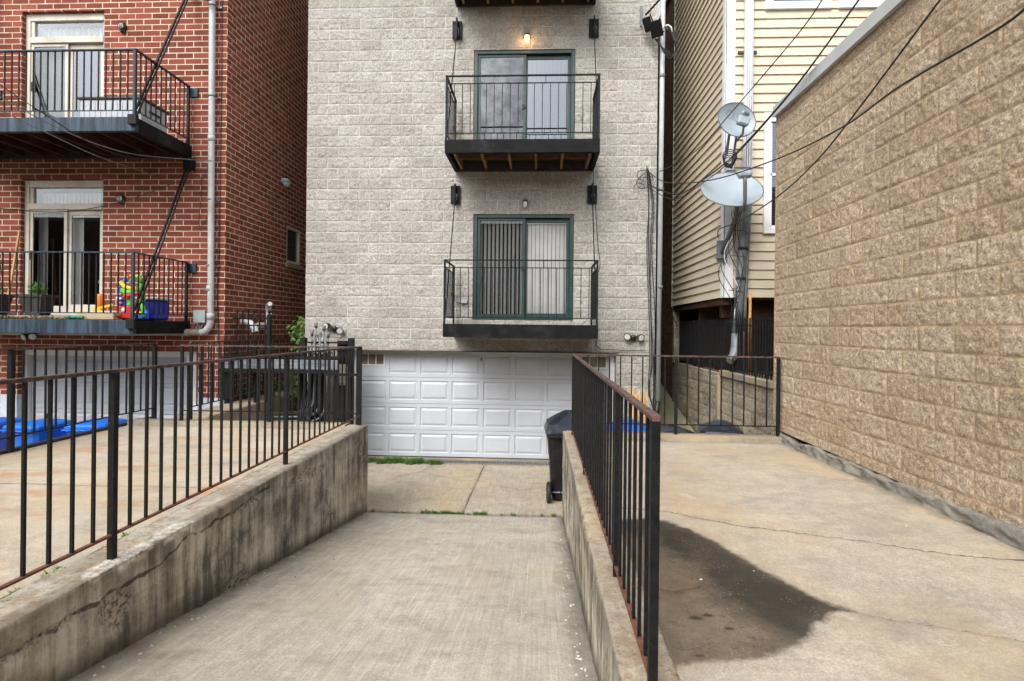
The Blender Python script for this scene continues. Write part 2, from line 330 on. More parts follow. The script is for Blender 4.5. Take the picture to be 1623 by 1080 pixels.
# ------------------------------------------------------------------ mesh helper
class MB:
    def __init__(s): s.v = []; s.f = []; s.sm = []; s.mi = []
    def add(s, vs, fs, sm=False, mi=0):
        o = len(s.v); s.v += [tuple(map(float, p)) for p in vs]
        for f in fs: s.f.append([i+o for i in f]); s.sm.append(sm); s.mi.append(mi)
        return s
    def box(s, x0, x1, y0, y1, z0, z1, b=0., mi=0):
        if x0 > x1: x0, x1 = x1, x0
        if y0 > y1: y0, y1 = y1, y0
        if z0 > z1: z0, z1 = z1, z0
        if b <= 0:
            return s.add([(x, y, z) for z in (z0, z1) for y in (y0, y1) for x in (x0, x1)],
                  [(0, 2, 3, 1), (4, 5, 7, 6), (0, 1, 5, 4), (2, 6, 7, 3), (0, 4, 6, 2), (1, 3, 7, 5)], mi=mi)
        b = min(b, (x1-x0)/2.01, (y1-y0)/2.01, (z1-z0)/2.01)
        def ring(i, z): return [(x0+i, y0, z), (x1-i, y0, z), (x1, y0+i, z), (x1, y1-i, z), (x1-i, y1, z), (x0+i, y1, z), (x0, y1-i, z), (x0, y0+i, z)]
        def ring2(z): return [(x0+b, y0+b, z), (x1-b, y0+b, z), (x1-b, y0+b, z), (x1-b, y1-b, z), (x1-b, y1-b, z), (x0+b, y1-b, z), (x0+b, y1-b, z), (x0+b, y0+b, z)]
        L = [ring(b, z0+b), ring(b, z1-b)]
        vs = L[0]+L[1]+[(x0+b, y0+b, z1), (x1-b, y0+b, z1), (x1-b, y1-b, z1), (x0+b, y1-b, z1), (x0+b, y0+b, z0), (x1-b, y0+b, z0), (x1-b, y1-b, z0), (x0+b, y1-b, z0)]
        fs = [(i, (i+1) % 8, 8+(i+1) % 8, 8+i) for i in range(8)]
        fs += [(8, 9, 17, 16), (9, 10, 17), (10, 11, 18, 17), (11, 12, 18), (12, 13, 19, 18), (13, 14, 19), (14, 15, 16, 19), (15, 8, 16), (16, 17, 18, 19)]
        fs += [(1, 0, 20, 21), (2, 1, 21), (3, 2, 21, 22), (4, 3, 22), (5, 4, 22, 23), (6, 5, 23), (7, 6, 23, 20), (0, 7, 20), (23, 22, 21, 20)]
        return s.add(vs, fs, mi=mi)
    def tube(s, pts, r, n=10, cap=True, sm=True, mi=0, flat=None):
        P = [Vector(p) for p in pts]; rr = r if isinstance(r, (list, tuple)) else [r]*len(P)
        up = Vector((0, 0, 1)); vs = []; prev = None
        for i, p in enumerate(P):
            d = (P[min(i+1, len(P)-1)]-P[max(i-1, 0)]).normalized()
            if prev is None:
                a = d.cross(up) if abs(d.z) < .95 else d.cross(Vector((1, 0, 0)))
            else: a = prev - d*prev.dot(d)
            a.normalize(); b = d.cross(a).normalized(); prev = a
            for k in range(n):
                t = 2*math.pi*(k+.5)/n; vs.append(p+(a*math.cos(t)+b*math.sin(t))*rr[i])
        fs = [(i*n+k, i*n+(k+1) % n, (i+1)*n+(k+1) % n, (i+1)*n+k) for i in range(len(P)-1) for k in range(n)]
        s.add(vs, fs, sm, mi)
        if cap:
            o = len(s.v)-len(vs); s.f.append([o+k for k in range(n)][::-1]); s.sm.append(False); s.mi.append(mi)
            s.f.append([o+(len(P)-1)*n+k for k in range(n)]); s.sm.append(False); s.mi.append(mi)
        return s
    def bar(s, a, b, w, sm=False):   # square bar
        return s.tube([a, b], w*.7071, 4, sm=sm)
    def quad(s, a, b, c, d, mi=0): return s.add([a, b, c, d], [(0, 1, 2, 3)], mi=mi)
    def lathe(s, c, prof, n=20, axis='Z', mi=0):
        vs = []
        for r, h in prof:
            for k in range(n):
                t = 2*math.pi*k/n; x, y = r*math.cos(t), r*math.sin(t)
                vs.append({'Z': (c[0]+x, c[1]+y, c[2]+h), 'Y': (c[0]+x, c[1]+h, c[2]+y), 'X': (c[0]+h, c[1]+x, c[2]+y)}[axis])
        fs = [(i*n+k, i*n+(k+1) % n, (i+1)*n+(k+1) % n, (i+1)*n+k) for i in range(len(prof)-1) for k in range(n)]
        return s.add(vs, fs, True, mi)
    def build(s, name, mat, parent=None, off=None):
        me = bpy.data.meshes.new(name)
        o3 = off if off is not None else base_of(parent)
        me.from_pydata([(x-o3[0], y-o3[1], z-o3[2]) for x, y, z in s.v], [], s.f)
        for m in (mat if isinstance(mat, (list, tuple)) else [mat]): me.materials.append(m)
        me.polygons.foreach_set('use_smooth', s.sm); me.polygons.foreach_set('material_index', s.mi); me.update()
        o = bpy.data.objects.new(name, me); col.objects.link(o)
        if parent: o.parent = parent
        return o
def base_of(p):
    v = Vector((0, 0, 0))
    while p is not None: v += p.location; p = p.parent
    return v
def tag(o, label=None, cat=None, group=None, kind=None):
    if label: o['label'] = label
    if cat: o['category'] = cat
    if group: o['group'] = group
    if kind: o['kind'] = kind
    return o
def thing(name, loc, label, cat, group=None):
    o = bpy.data.objects.new(name, None); o.empty_display_size = .2; o.location = loc; col.objects.link(o)
    return tag(o, label, cat, group)
def dup(o, parent=None, loc=None):
    c = o.copy(); col.objects.link(c)
    if parent is not None: c.parent = parent
    if loc is not None: c.location = loc
    for ch in [x for x in col.objects if x.parent == o]: dup(ch, c)
    return c
def part_empty(name, parent):
    o = bpy.data.objects.new(name, None); o.empty_display_size = .1; o.parent = parent; col.objects.link(o); return o

# ------------------------------------------------------------------ numpy noise, fields, grids
def vn(x, y, seed=0):
    xi = np.floor(x).astype(np.int64); yi = np.floor(y).astype(np.int64); fx = x-xi; fy = y-yi
    fx = fx*fx*(3-2*fx); fy = fy*fy*(3-2*fy)
    def h(a, b):
        n = (a*374761393 + b*668265263 + seed*1442695041) & 0xFFFFFFFF
        n = ((n ^ (n >> 13))*1274126177) & 0xFFFFFFFF
        return ((n ^ (n >> 16)) & 0xFFFF)/65535.
    return (h(xi, yi)*(1-fx)+h(xi+1, yi)*fx)*(1-fy)+(h(xi, yi+1)*(1-fx)+h(xi+1, yi+1)*fx)*fy
def fbm(x, y, o=4, seed=0, g=.55):
    a = 1.; t = 0; r = 0
    for i in range(o): r = r+a*vn(x*2**i+17*i, y*2**i+5*i, seed+i); t += a; a *= g
    return r/t-.5
def segd(x, y, pts):
    d = np.full(x.shape, 9.)
    for (ax, ay), (bx, by) in zip(pts[:-1], pts[1:]):
        l = (bx-ax)**2+(by-ay)**2; t = np.clip(((x-ax)*(bx-ax)+(y-ay)*(by-ay))/l, 0, 1)
        d = np.minimum(d, np.hypot(x-ax-t*(bx-ax), y-ay-t*(by-ay)))
    return d
def wig(pts, amp, step=.06, seed=1):
    rnd = random.Random(seed); out = []
    for (ax, ay), (bx, by) in zip(pts[:-1], pts[1:]):
        L = math.hypot(bx-ax, by-ay); n = max(1, int(L/step))
        for i in range(n):
            t = i/n; k = rnd.uniform(-amp, amp); out.append((ax+(bx-ax)*t-(by-ay)/L*k, ay+(by-ay)*t+(bx-ax)/L*k))
    out.append(pts[-1]); return out
def inpoly(x, y, P):
    c = np.zeros(x.shape, bool)
    for (ax, ay), (bx, by) in zip(P, P[1:]+P[:1]):
        k = ((ay > y) != (by > y)) & (x < (bx-ax)*(y-ay)/(by-ay+1e-12)+ax); c ^= k
    return c
def sdist(x, y, P):
    d = segd(x, y, P+[P[0]]); return np.where(inpoly(x, y, P), -d, d)
def gridmesh(name, mat, X, Y, Z, keep=None, attrs=None, parent=None, smooth=True, extra=None):
    h, w_ = X.shape; o3 = base_of(parent)
    V = np.stack([X-o3[0], Y-o3[1], Z-o3[2]], -1).reshape(-1, 3)
    idx = np.arange(h*w_).reshape(h, w_)
    Q = np.stack([idx[:-1, :-1], idx[:-1, 1:], idx[1:, 1:], idx[1:, :-1]], -1)
    Q = Q[keep] if keep is not None else Q.reshape(-1, 4)
    n0 = len(V)
    if extra:
        ev, ef = extra; V = np.concatenate([V, np.array(ev, float)-np.array(o3)]); Q = np.concatenate([Q, np.array(ef)+n0])
    me = bpy.data.meshes.new(name); me.vertices.add(len(V)); me.vertices.foreach_set('co', V.ravel())
    me.loops.add(len(Q)*4); me.loops.foreach_set('vertex_index', Q.ravel().astype(np.int32))
    me.polygons.add(len(Q)); me.polygons.foreach_set('loop_start', np.arange(0, len(Q)*4, 4, dtype=np.int32))
    sm = np.full(len(Q), smooth); 
    if extra: sm[-len(ef):] = False
    me.polygons.foreach_set('use_smooth', sm)
    me.update(calc_edges=True)
    for k, a in (attrs or {}).items():
        at = me.attributes.new(k, 'FLOAT', 'POINT'); a = a.reshape(-1)
        if extra: a = np.concatenate([a, np.full(len(V)-n0, 1.)])
        at.data.foreach_set('value', a.astype(np.float32))
    me.materials.append(mat); o = bpy.data.objects.new(name, me); col.objects.link(o)
    if parent: o.parent = parent
    return o

def lines(a, b, org, mod, n, e=.006):
    L = [a, b]; k0 = int(math.floor((a-org)/mod))-1; k1 = int(math.ceil((b-org)/mod))+1
    for k in range(k0, k1):
        c = org+k*mod; L += [c-e, c+e]+[c+e+(mod-2*e)*(i+1)/n for i in range(n-1)]
    return [x for x in L if a <= x <= b]
def splitwall(name, mat, parent, plane, c, sgn, u0, u1, v0, v1, ou, ov, holes=(), amp=.03, n=15, reveal=.0, seed=1, bw=.4064, bh=.2032):
    U = lines(u0, u1, ou, bw/2, n); V = lines(v0, v1, ov, bh, n)
    for h in holes: U += [h[0], h[1]]; V += [h[2], h[3]]
    def cl(L, lo, hi, keepers):
        L = sorted(set(round(x, 5) for x in L if lo <= x <= hi)); out = [L[0]]
        for x in L[1:]:
            if x-out[-1] > .003: out.append(x)
            elif x in keepers: out[-1] = x
        return np.array(out)
    ku = {round(x, 5) for h in holes for x in h[:2]}|{round(u1, 5)}; kv = {round(x, 5) for h in holes for x in h[2:]}|{round(v1, 5)}
    U = cl(U, u0, u1, ku); V = cl(V, v0, v1, kv)
    uu, vv = np.meshgrid(U, V)
    row = np.floor((vv-ov)/bh+1e-9); off = np.where(row % 2 == 0, .5*bw, 0)
    bx = np.floor((uu-ou+off)/bw); lx = (uu-ou+off)-bx*bw; ly = (vv-ov)-row*bh
    dm = np.minimum(np.minimum(lx, bw-lx), np.minimum(ly, bh-ly))
    st = 1/.055
    rock = fbm(uu*st+bx*7.3, vv*st*1.25+row*3.1, 4, seed, .6)*2.1
    big = fbm(uu*9+bx*5.7, vv*12+row*9.1, 2, seed+40)*1.6
    rnd = vn(bx*3.7+.5, row*5.3+.5, seed+9)-.5
    e = np.clip((dm-.004)/.016, 0, 1)**.6
    fine = fbm(uu*46, vv*46, 3, seed+70, .7)*1.3
    h = (.42+.55*rock+.28*big+.35*rnd+.45*fine)*amp
    h = np.where(dm < .0075, .10*amp, np.maximum(h, -.12*amp)*e+.05*amp)
    uc = (U[1:]+U[:-1])/2; vc = (V[1:]+V[:-1])/2; UC, VC = np.meshgrid(uc, vc); keep = np.ones(UC.shape, bool)
    for hh in holes: keep &= ~((UC > hh[0]) & (UC < hh[1]) & (VC > hh[2]) & (VC < hh[3]))
    ev = []; ef = []
    def q4(*ps):
        for p in ps: ev.append((p[0], c+sgn*p[1], p[2]) if plane == 'Y' else (c+sgn*p[1], p[0], p[2]))
        ef.append((len(ev)-4, len(ev)-3, len(ev)-2, len(ev)-1))
    for a, b, z0, z1 in holes:
        if reveal > 0:
            if z1 < v1: q4((a, .012, z1), (b, .012, z1), (b, -reveal, z1), (a, -reveal, z1))
            if z0 > v0: q4((a, .012, z0), (b, .012, z0), (b, -reveal, z0), (a, -reveal, z0))
            if a > u0: q4((a, .012, z0), (a, .012, z1), (a, -reveal, z1), (a, -reveal, z0))
            if b < u1: q4((b, .012, z0), (b, .012, z1), (b, -reveal, z1), (b, -reveal, z0))
    D = c+sgn*h
    if plane == 'Y': XX, YY = uu, D
    else: XX, YY = D, uu
    return gridmesh(name, mat, XX, YY, vv, keep, None, parent, True, (ev, ef) if ev else None)
def flatwall(mb, plane, c, inward, u0, u1, v0, v1, holes, reveal):
    U = sorted({u0, u1, *[h[0] for h in holes], *[h[1] for h in holes]}); V = sorted({v0, v1, *[h[2] for h in holes], *[h[3] for h in holes]})
    P = lambda u, d, v: (u, c+inward*d, v) if plane == 'Y' else (c+inward*d, u, v)
    for a, b in zip(U[:-1], U[1:]):
        for e, f in zip(V[:-1], V[1:]):
            m, n = (a+b)/2, (e+f)/2
            if any(h[0] < m < h[1] and h[2] < n < h[3] for h in holes): continue
            mb.quad(P(a, 0, e), P(b, 0, e), P(b, 0, f), P(a, 0, f))
    for a, b, z0, z1 in holes:
        if z1 < v1: mb.quad(P(a, 0, z1), P(b, 0, z1), P(b, reveal, z1), P(a, reveal, z1))
        if z0 > v0: mb.quad(P(a, 0, z0), P(b, 0, z0), P(b, reveal, z0), P(a, reveal, z0))
        if a > u0: mb.quad(P(a, 0, z0), P(a, 0, z1), P(a, reveal, z1), P(a, reveal, z0))
        if b < u1: mb.quad(P(b, 0, z0), P(b, 0, z1), P(b, reveal, z1), P(b, reveal, z0))

# ------------------------------------------------------------------ ground and paving
RZ = lambda y: np.where(y < 7.73, -.02-.1497*(y-.2), -1.147)
def struct(o): o['kind'] = 'structure'; return o
struct(MB().quad((-300, -300, -1.32), (300, -300, -1.32), (300, 300, -1.32), (-300, 300, -1.32)).build('ground', M['soil']))
struct(MB().box(-60, 60, -10.9, .2, -1.31, -.012).build('alley', M['asphalt']))

def sheet(name, mat, x0, x1, y0, y1, zf, step, attrs, skirt=True):
    x = np.linspace(x0, x1, int((x1-x0)/step)+2); y = np.linspace(y0, y1, int((y1-y0)/step)+2)
    xx, yy = np.meshgrid(x, y); zz = zf(xx, yy)+fbm(xx*1.2, yy*1.2, 3, 5)*.012
    at = attrs(xx, yy); 
    if 'crack' in at: zz = zz-np.where(at['crack'] < .012, .006, 0)
    ev = []; ef = []
    if skirt:
        for (xa, ya), (xb, yb) in (((x0, y0), (x1, y0)), ((x1, y0), (x1, y1)), ((x1, y1), (x0, y1)), ((x0, y1), (x0, y0))):
            za = float(zf(np.array(xa), np.array(ya)))+.0; zb = float(zf(np.array(xb), np.array(yb)))
            ev += [(xa, ya, za), (xb, yb, zb), (xb, yb, -1.31), (xa, ya, -1.31)]; n = len(ev); ef.append((n-4, n-3, n-2, n-1))
    return struct(gridmesh(name, mat, xx, yy, zz, None, at, None, True, (ev, ef) if ev else None))

def a_ramp(x, y):
    e = np.minimum(x+2.37, .32-x); e = np.minimum(e, (7.73-y)*1.2)
    return dict(edge=e, crack=np.minimum(9, segd(x, y, wig([(-2.4, 1.9), (-1.2, 1.95), (0, 1.8)], .03, .05, 3))+.003))
sheet('ramp', M['ramp'], -2.42, .37, .2, 7.725, lambda x, y: RZ(y), .02, a_ramp)
def a_apron(x, y):
    c = segd(x, y, [(-1.0, 10.42), (-1.047, 7.75)])-.004
    for i, P in enumerate([[(-2.4, 9.55), (-2.05, 9.9), (-1.95, 10.4)], [(-2.0, 9.85), (-1.3, 9.4), (-1.0, 9.45), (-.3, 8.9), (.4, 9.3)], [(-1.9, 8.1), (-1.5, 8.6), (-1.35, 8.95)]]):
        c = np.minimum(c, segd(x, y, wig(P, .02, .06, i))+(.001 if i == 0 else .0045))
    e = np.minimum((y-7.75)*1.5, 10.5-y)
    return dict(edge=np.minimum(e, 9)+.02, crack=c)
sheet('garage_apron', M['apron'], -4.93, 3.04, 7.745, 10.55, lambda x, y: -1.15+(y-7.745)*.012, .025, a_apron)
mb = MB(); mb.box(-4.49, 2.6, 10.72, 11.0, -1.31, -1.098); struct(mb.build('door_sill_paving', M['curb']))
# slotted drain
dr = MB(); dr.box(-4.0, 1.5, 10.56, 10.57, -1.2, -1.108).box(-4.0, 1.5, 10.70, 10.715, -1.2, -1.108)
for i in range(110): dr.box(-4+i*.05, -4+i*.05+.022, 10.572, 10.698, -1.13, -1.109)
tag(dr.build('drain_grate', M['galv']), 'long narrow slotted drain grate in front of the white double garage door', 'drain')

WET = wig([(.52, 4.02), (.75, 4.12), (.90, 4.06), (1.03, 3.87), (1.14, 3.62), (1.225, 3.38), (1.30, 3.15), (1.37, 2.98), (1.44, 2.87), (1.52, 2.81), (1.38, 2.76), (1.28, 2.68), (1.20, 2.57), (1.10, 2.47), (.98, 2.39), (.84, 2.345), (.69, 2.33), (.52, 2.28)], .004, .05, 9)
DRY = [(.5, 3.75), (.68, 3.75), (.86, 3.3), (.93, 2.85), (1.05, 2.55), (.95, 2.3), (.5, 2.2)]
def a_pad(x, y):
    c = segd(x, y, wig([(.55, 4.36), (.955, 4.29), (1.205, 4.131), (1.45, 3.98), (1.679, 3.915), (2.0, 3.80), (2.238, 3.687), (2.531, 3.56), (3.05, 3.52)], .012, .05, 5))
    c = np.minimum(c, segd(x, y, wig([(1.47, 2.82), (1.726, 2.73), (1.953, 2.653), (2.4, 2.5), (3.05, 2.35)], .01, .05, 6))+.0045)
    c = np.minimum(c, segd(x, y, wig([(.56, 3.02), (.7, 2.96), (.85, 3.03)], .012, .04, 7))+.001)
    e = np.minimum(3.05-x, 7.25-y)
    sp = np.full(x.shape, 9.)
    for px, py, k_ in ((.735, 2.68, 1.0), (.80, 2.71, 1.3), (.86, 2.59, 1.5), (.67, 2.37, 1.6)): sp = np.minimum(sp, np.hypot(x-px, (y-py)*1.6)*k_)
    return dict(edge=e, crack=c, wet=sdist(x, y, WET), dry=sdist(x, y, DRY), spots=sp)
PZ = lambda y: .012+np.clip((7.3-y)/3.6, 0, 1)*.05
sheet('right_parking_pad', M['pad_right'], .55, 3.07, .2, 7.25, lambda x, y: PZ(y)+0*x, .014, a_pad)
def a_padl(x, y):
    c = segd(x, y, wig([(-5.7, 4.75), (-2.6, 4.78)], .004, .1, 4))
    return dict(edge=np.minimum(np.minimum(-2.6-x, x+5.75)+.03, 7.7-y), crack=c)
sheet('left_parking_pad', M['pad_left'], -5.72, -2.62, .2, 7.68, lambda x, y: 0*x+.0, .02, a_padl)
mb = MB(); mb.add([(-5.80, .2, -.02), (-14, .2, -.02), (-14, 7, -1.15), (-5.80, 7, -1.15), (-14, 9.95, -1.15), (-5.5, 9.95, -1.15), (-5.5, 7, -1.15)], [(0, 3, 2, 1), (3, 6, 5, 4, 2)])
struct(mb.build('left_driveway', M['curb']))
# sloping mossy ground in the right passage
mb = MB(); mb.add([(2.0, 8.6, -1.12), (3.04, 8.6, -1.12), (3.04, 15, .2), (2.0, 15, .2), (2.0, 26, .6), (3.04, 26, .6)], [(0, 1, 2, 3), (3, 2, 5, 4)]); struct(mb.build('passage_ground', M['mossground']))

def curb(name, x0, x1, y0, y1, z1, label, mat, seed=1):
    n = int((x1-x0)/.02); X_ = np.linspace(x0, x1, n); prof = [(y0, -1.31+1.2), (y0, z1-.012), (y0+.012, z1), ((y0+y1)/2, z1+.002), (y1-.012, z1), (y1, z1-.012), (y1, -1.3)]
    xx = np.repeat(X_[None], len(prof), 0); yy = np.array([[p[0]]*n for p in prof]); zz = np.array([[p[1]]*n for p in prof])
    w1 = fbm(xx*14, yy*20, 3, seed)*.012
    o = gridmesh(name, mat, xx, yy+w1*(np.arange(len(prof))[:, None] < 3), zz+np.where(zz > -1, w1, 0), None, None, None, True)
    return tag(o, label, 'curb')
curb('concrete_curb', .56, 3.05, 7.2, 7.43, .082, 'low stained concrete curb under the cross railing of the right parking pad', M['curb'], 2)
curb('concrete_curb', -5.72, -2.64, 7.62, 7.86, .065, 'low concrete curb at the far end of the left parking pad, beneath the railing', M['curb'], 5)

# retaining walls: one continuous skin (bottom of face, up, over the top)
def retwall(name, mat, xf, xb, y0, y1, ztop, label, seed, crack, spalls, chips):
    sg = 1 if xf > xb else -1      # face looks towards sg
    zb = -1.31; sF = ztop-zb; W = abs(xf-xb)
    s = np.concatenate([np.linspace(0, sF-.02, 90), np.linspace(sF-.015, sF+.015, 5), np.linspace(sF+.02, sF+W, 22)])
    y = np.arange(y0, y1+.001, .016); yy, ss = np.meshgrid(y, s)
    onf = ss < sF
    x = np.where(onf, xf, xf-sg*(ss-sF)); z = np.where(onf, zb+ss, ztop)
    r = .02; d = np.clip(1-np.abs(ss-sF)/r, 0, 1)
    edgechip = np.clip(fbm(yy*3.2, ss*0+seed, 5, seed)*1.6-.12, 0, 1)*np.clip(1-np.abs(ss-sF)/.06, 0, 1)
    depth = d*.008+edgechip*.05
    sp = np.zeros(yy.shape)
    for (cy, cz, ry, rz) in spalls:
        q = 1-((yy-cy)/ry)**2-((z-cz)/rz)**2+fbm(yy*9, z*9, 4, seed+3)*2.2
        sp = np.maximum(sp, np.clip(q*1.4, 0, 1)*onf)
    ch = np.zeros(yy.shape)
    for (cy, ry) in chips:
        q = 1-((yy-cy)/ry)**2-((ss-sF-.03)/.095)**2+fbm(yy*9, ss*11, 5, seed+5, .65)*2.6
        ch = np.maximum(ch, np.clip(q*3.5, 0, 1))
    surf = fbm(yy*3, ss*3, 5, seed+1)*.022+fbm(yy*22, ss*22, 3, seed+2)*.005-sp*(.016+.012*fbm(yy*30, ss*30, 3, seed+7)*2)-ch*.012
    # board-form ribs on the face
    surf = surf+np.where(onf, .0035*np.sin(yy*52+fbm(yy*2, ss*0, 2, 3)*8)*np.clip((yy-5.2)/1.5, .15, 1), 0)
    x = x+np.where(onf, sg*surf, 0)-sg*depth; z = z+np.where(onf, 0, surf*.8)-depth*.8
    hb = z-(-.02-.1497*(yy-.2))
    cr = segd(yy, z, crack) if crack else np.full(yy.shape, 9.)
    at = dict(face=onf.astype(float), hb=hb, topd=np.clip(ztop-z, 0, 2), crack=cr, spall=sp, chip=ch)
    ev = [(xf, y1, zb), (xf, y1, ztop-.012), (xb, y1, ztop-.012), (xb, y1, zb), (xf, y0, zb), (xf, y0, ztop-.012), (xb, y0, ztop-.012), (xb, y0, zb), (xb, y0, zb), (xb, y1, zb), (xb, y1, ztop), (xb, y0, ztop)]
    o = gridmesh(name, mat, x, yy, z, None, at, None, True, (ev, [(0, 1, 2, 3), (4, 5, 6, 7), (8, 9, 10, 11)]))
    return tag(o, label, 'retaining wall')
crL = wig([(1.2, -.16), (2.2, -.11), (2.9, -.09), (3.4, -.12), (3.75, -.03), (4.3, -.05), (4.9, -.02)], .02, .07, 3)
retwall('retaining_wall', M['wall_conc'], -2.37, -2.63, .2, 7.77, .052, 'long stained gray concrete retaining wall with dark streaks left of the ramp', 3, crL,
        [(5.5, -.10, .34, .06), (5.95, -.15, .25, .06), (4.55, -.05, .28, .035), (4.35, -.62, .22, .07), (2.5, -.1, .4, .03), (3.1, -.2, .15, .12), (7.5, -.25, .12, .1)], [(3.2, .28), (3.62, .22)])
retwall('retaining_wall', M['wall_conc2'], .32, .565, .2, 7.62, .05, 'narrow concrete retaining wall with a mottled tan top right of the ramp', 11, None,
        [], [])

# ------------------------------------------------------------------ railings
def railing(label, P0, P1, zb, zt, zbot, posts, gap=.142, picket=.0155, post=.036, over_post=.0, toprail=True, base=None, cat='railing', name='iron_railing', capw=.036, group=None):
    P0 = Vector(P0); P1 = Vector(P1); L = (P1-P0).length; d = (P1-P0).normalized(); n = Vector((-d.y, d.x))
    t = thing(name, (P0.x, P0.y, zb), label, cat, group)
    A = lambda s_, o, z: (P0.x+d.x*s_+n.x*o, P0.y+d.y*s_+n.y*o, z)
    def obox(mb, s0, s1, o0, o1, z0, z1):
        mb.add([A(s_, o, z) for z in (z0, z1) for o in (o0, o1) for s_ in (s0, s1)], [(0, 2, 3, 1), (4, 5, 7, 6), (0, 1, 5, 4), (2, 6, 7, 3), (0, 4, 6, 2), (1, 3, 7, 5)])
        return mb
    # channel-section top rail: flat cap with small lips
    mb = MB(); obox(mb, -.02, L+.02, -capw/2, capw/2, zt-.008, zt); obox(mb, -.02, L+.02, -capw/2+.004, capw/2-.004, zt-.020, zt-.0085)
    mb.build('top_rail', M['toprail'], t)
    pm = None; cells = []
    ps = sorted(posts)
    mb = MB()
    for a, b in zip(ps[:-1], ps[1:]): obox(mb, a+post/2, b-post/2, -.013, .013, zbot, zbot+.012)
    mb.build('bottom_rail', M['iron_bottom'] if L > 5 and P0.x > -3 else M['iron'], t)
    for s_ in ps:
        if pm is None:
            mb = MB(); obox(mb, s_-post/2, s_+post/2, -post/2, post/2, zb-.03, zt-.021); pm = mb.build('post', M['iron'], t); s0 = s_
        else:
            c = pm.copy(); col.objects.link(c); c.location = (d.x*(s_-s0), d.y*(s_-s0), 0)
    bm_ = None
    for a, b in zip(ps[:-1], ps[1:]):
        k = max(2, round((b-a)/gap))
        for i in range(1, k):
            s_ = a+(b-a)*i/k
            if bm_ is None:
                mb = MB(); obox(mb, s_-picket/2, s_+picket/2, -picket/2, picket/2, zbot+.0125, zt-.0205); bm_ = mb.build('baluster', M['iron'], t); sb = s_
            else:
                c = bm_.copy(); col.objects.link(c); c.location = (d.x*(s_-sb), d.y*(s_-sb), 0)
                c.rotation_euler = (0, 0, 0)
    return t
railing('long black iron railing on the stained retaining wall left of the ramp', (-2.47, .9), (-2.47, 7.72), .05, 1.14, .175, [0, 2.28, 4.53, 6.82])
railing('close black iron railing on the narrow wall right of the ramp, nearest the camera', (.43, 2.13), (.43, 7.30), .05, 1.085, .10, [0, 1.01, 3.2, 5.17], post=.033, picket=.0145)
railing('black iron cross railing at the far end of the right parking pad', (.47, 7.3), (3.0, 7.3), .08, 1.085, .2, [.0, 1.26, 2.53], .144, .014)
railing('black iron cross railing at the far end of the left parking pad', (-5.02, 7.74), (-2.51, 7.74), .06, 1.13, .2, [0, 1.26, 2.51], .142, .014)
railing('black iron railing along the left edge of the left parking pad above the blue carts', (-5.74, .9), (-5.74, 8.2), .0, 1.135, .16, [0, 2.4, 5.0, 7.3], .142, .017, .05)
railing('black iron railing running back along the ledge beside the red brick wall', (-5.02, 7.95), (-5.02, 11.6), .05, 1.165, .22, [0, 1.85, 3.65], .142, .014)
mb = MB().box(-5.83, -5.76, .2, 8.25, -1.31, .03, .008); tag(mb.build('steel_edge_beam', M['darksteel']), 'dark steel edge beam along the left side of the left parking pad', 'edge beam')
mb = MB().box(-5.75, -5.02, 7.87, 8.25, -1.31, .0); tag(mb.build('concrete_landing', M['ledge']), 'small concrete landing beyond the far end of the left parking pad', 'landing')

# ledge in the left passage
mb = MB().box(-5.47, -4.93, 8.26, 16, -1.31, .045, .012); tag(mb.build('concrete_ledge', M['ledge']), 'low stained concrete ledge running back beside the red brick side wall', 'ledge')

# ------------------------------------------------------------------ gray building
gb = thing('apartment_building', (-1.2, 14, -1.3), 'pale gray split-face block apartment building with green sliding doors and a white garage door', 'building')
FY = 10.66
DU = (-1.30, .605, 4.585, 6.645); DL = (-1.28, .612, 1.565, 3.555)
GD = (-3.70, 1.42, -1.31, .975)
DT = (-1.30, .605, 7.695, 9.75)
splitwall('wall', M['gray_block'], gb, 'Y', FY, -1, -4.49, 2.13, -1.31, 8.8, -4.49, .975, [DU, DL, GD, (DT[0], DT[1], DT[2], 8.8)], .021, 13, .28, 3)
body = MB(); body.quad((-4.49, FY, -1.31), (-4.49, 22, -1.31), (-4.49, 22, 12), (-4.49, FY, 12)); body.quad((2.13, FY, -1.31), (2.13, 22, -1.31), (2.13, 22, 12), (2.13, FY, 12))
body.build('side_wall', M['gray_block_side'], gb)
mb = MB(); mb.box(-4.49, 2.13, FY+.005, 22, 12, 12.3, .02).quad((-4.49, 22, -1.3), (2.13, 22, -1.3), (2.13, 22, 12), (-4.49, 22, 12)); mb.quad((-4.49, FY, 8.8), (2.13, FY, 8.8), (2.13, FY, 12), (-4.49, FY, 12)); mb.build('roof', M['gray_block'], gb)
mb = MB(); mb.quad((-4.4, 11.6, -1.3), (2.1, 11.6, -1.3), (2.1, 11.6, 10), (-4.4, 11.6, 10)); mb.build('interior', M['room'], gb)
mb = MB(); mb.box(-3.72, 1.45, FY-.035, FY+.06, .958, .973); mb.build('lintel', M['iron_rusty'], gb)

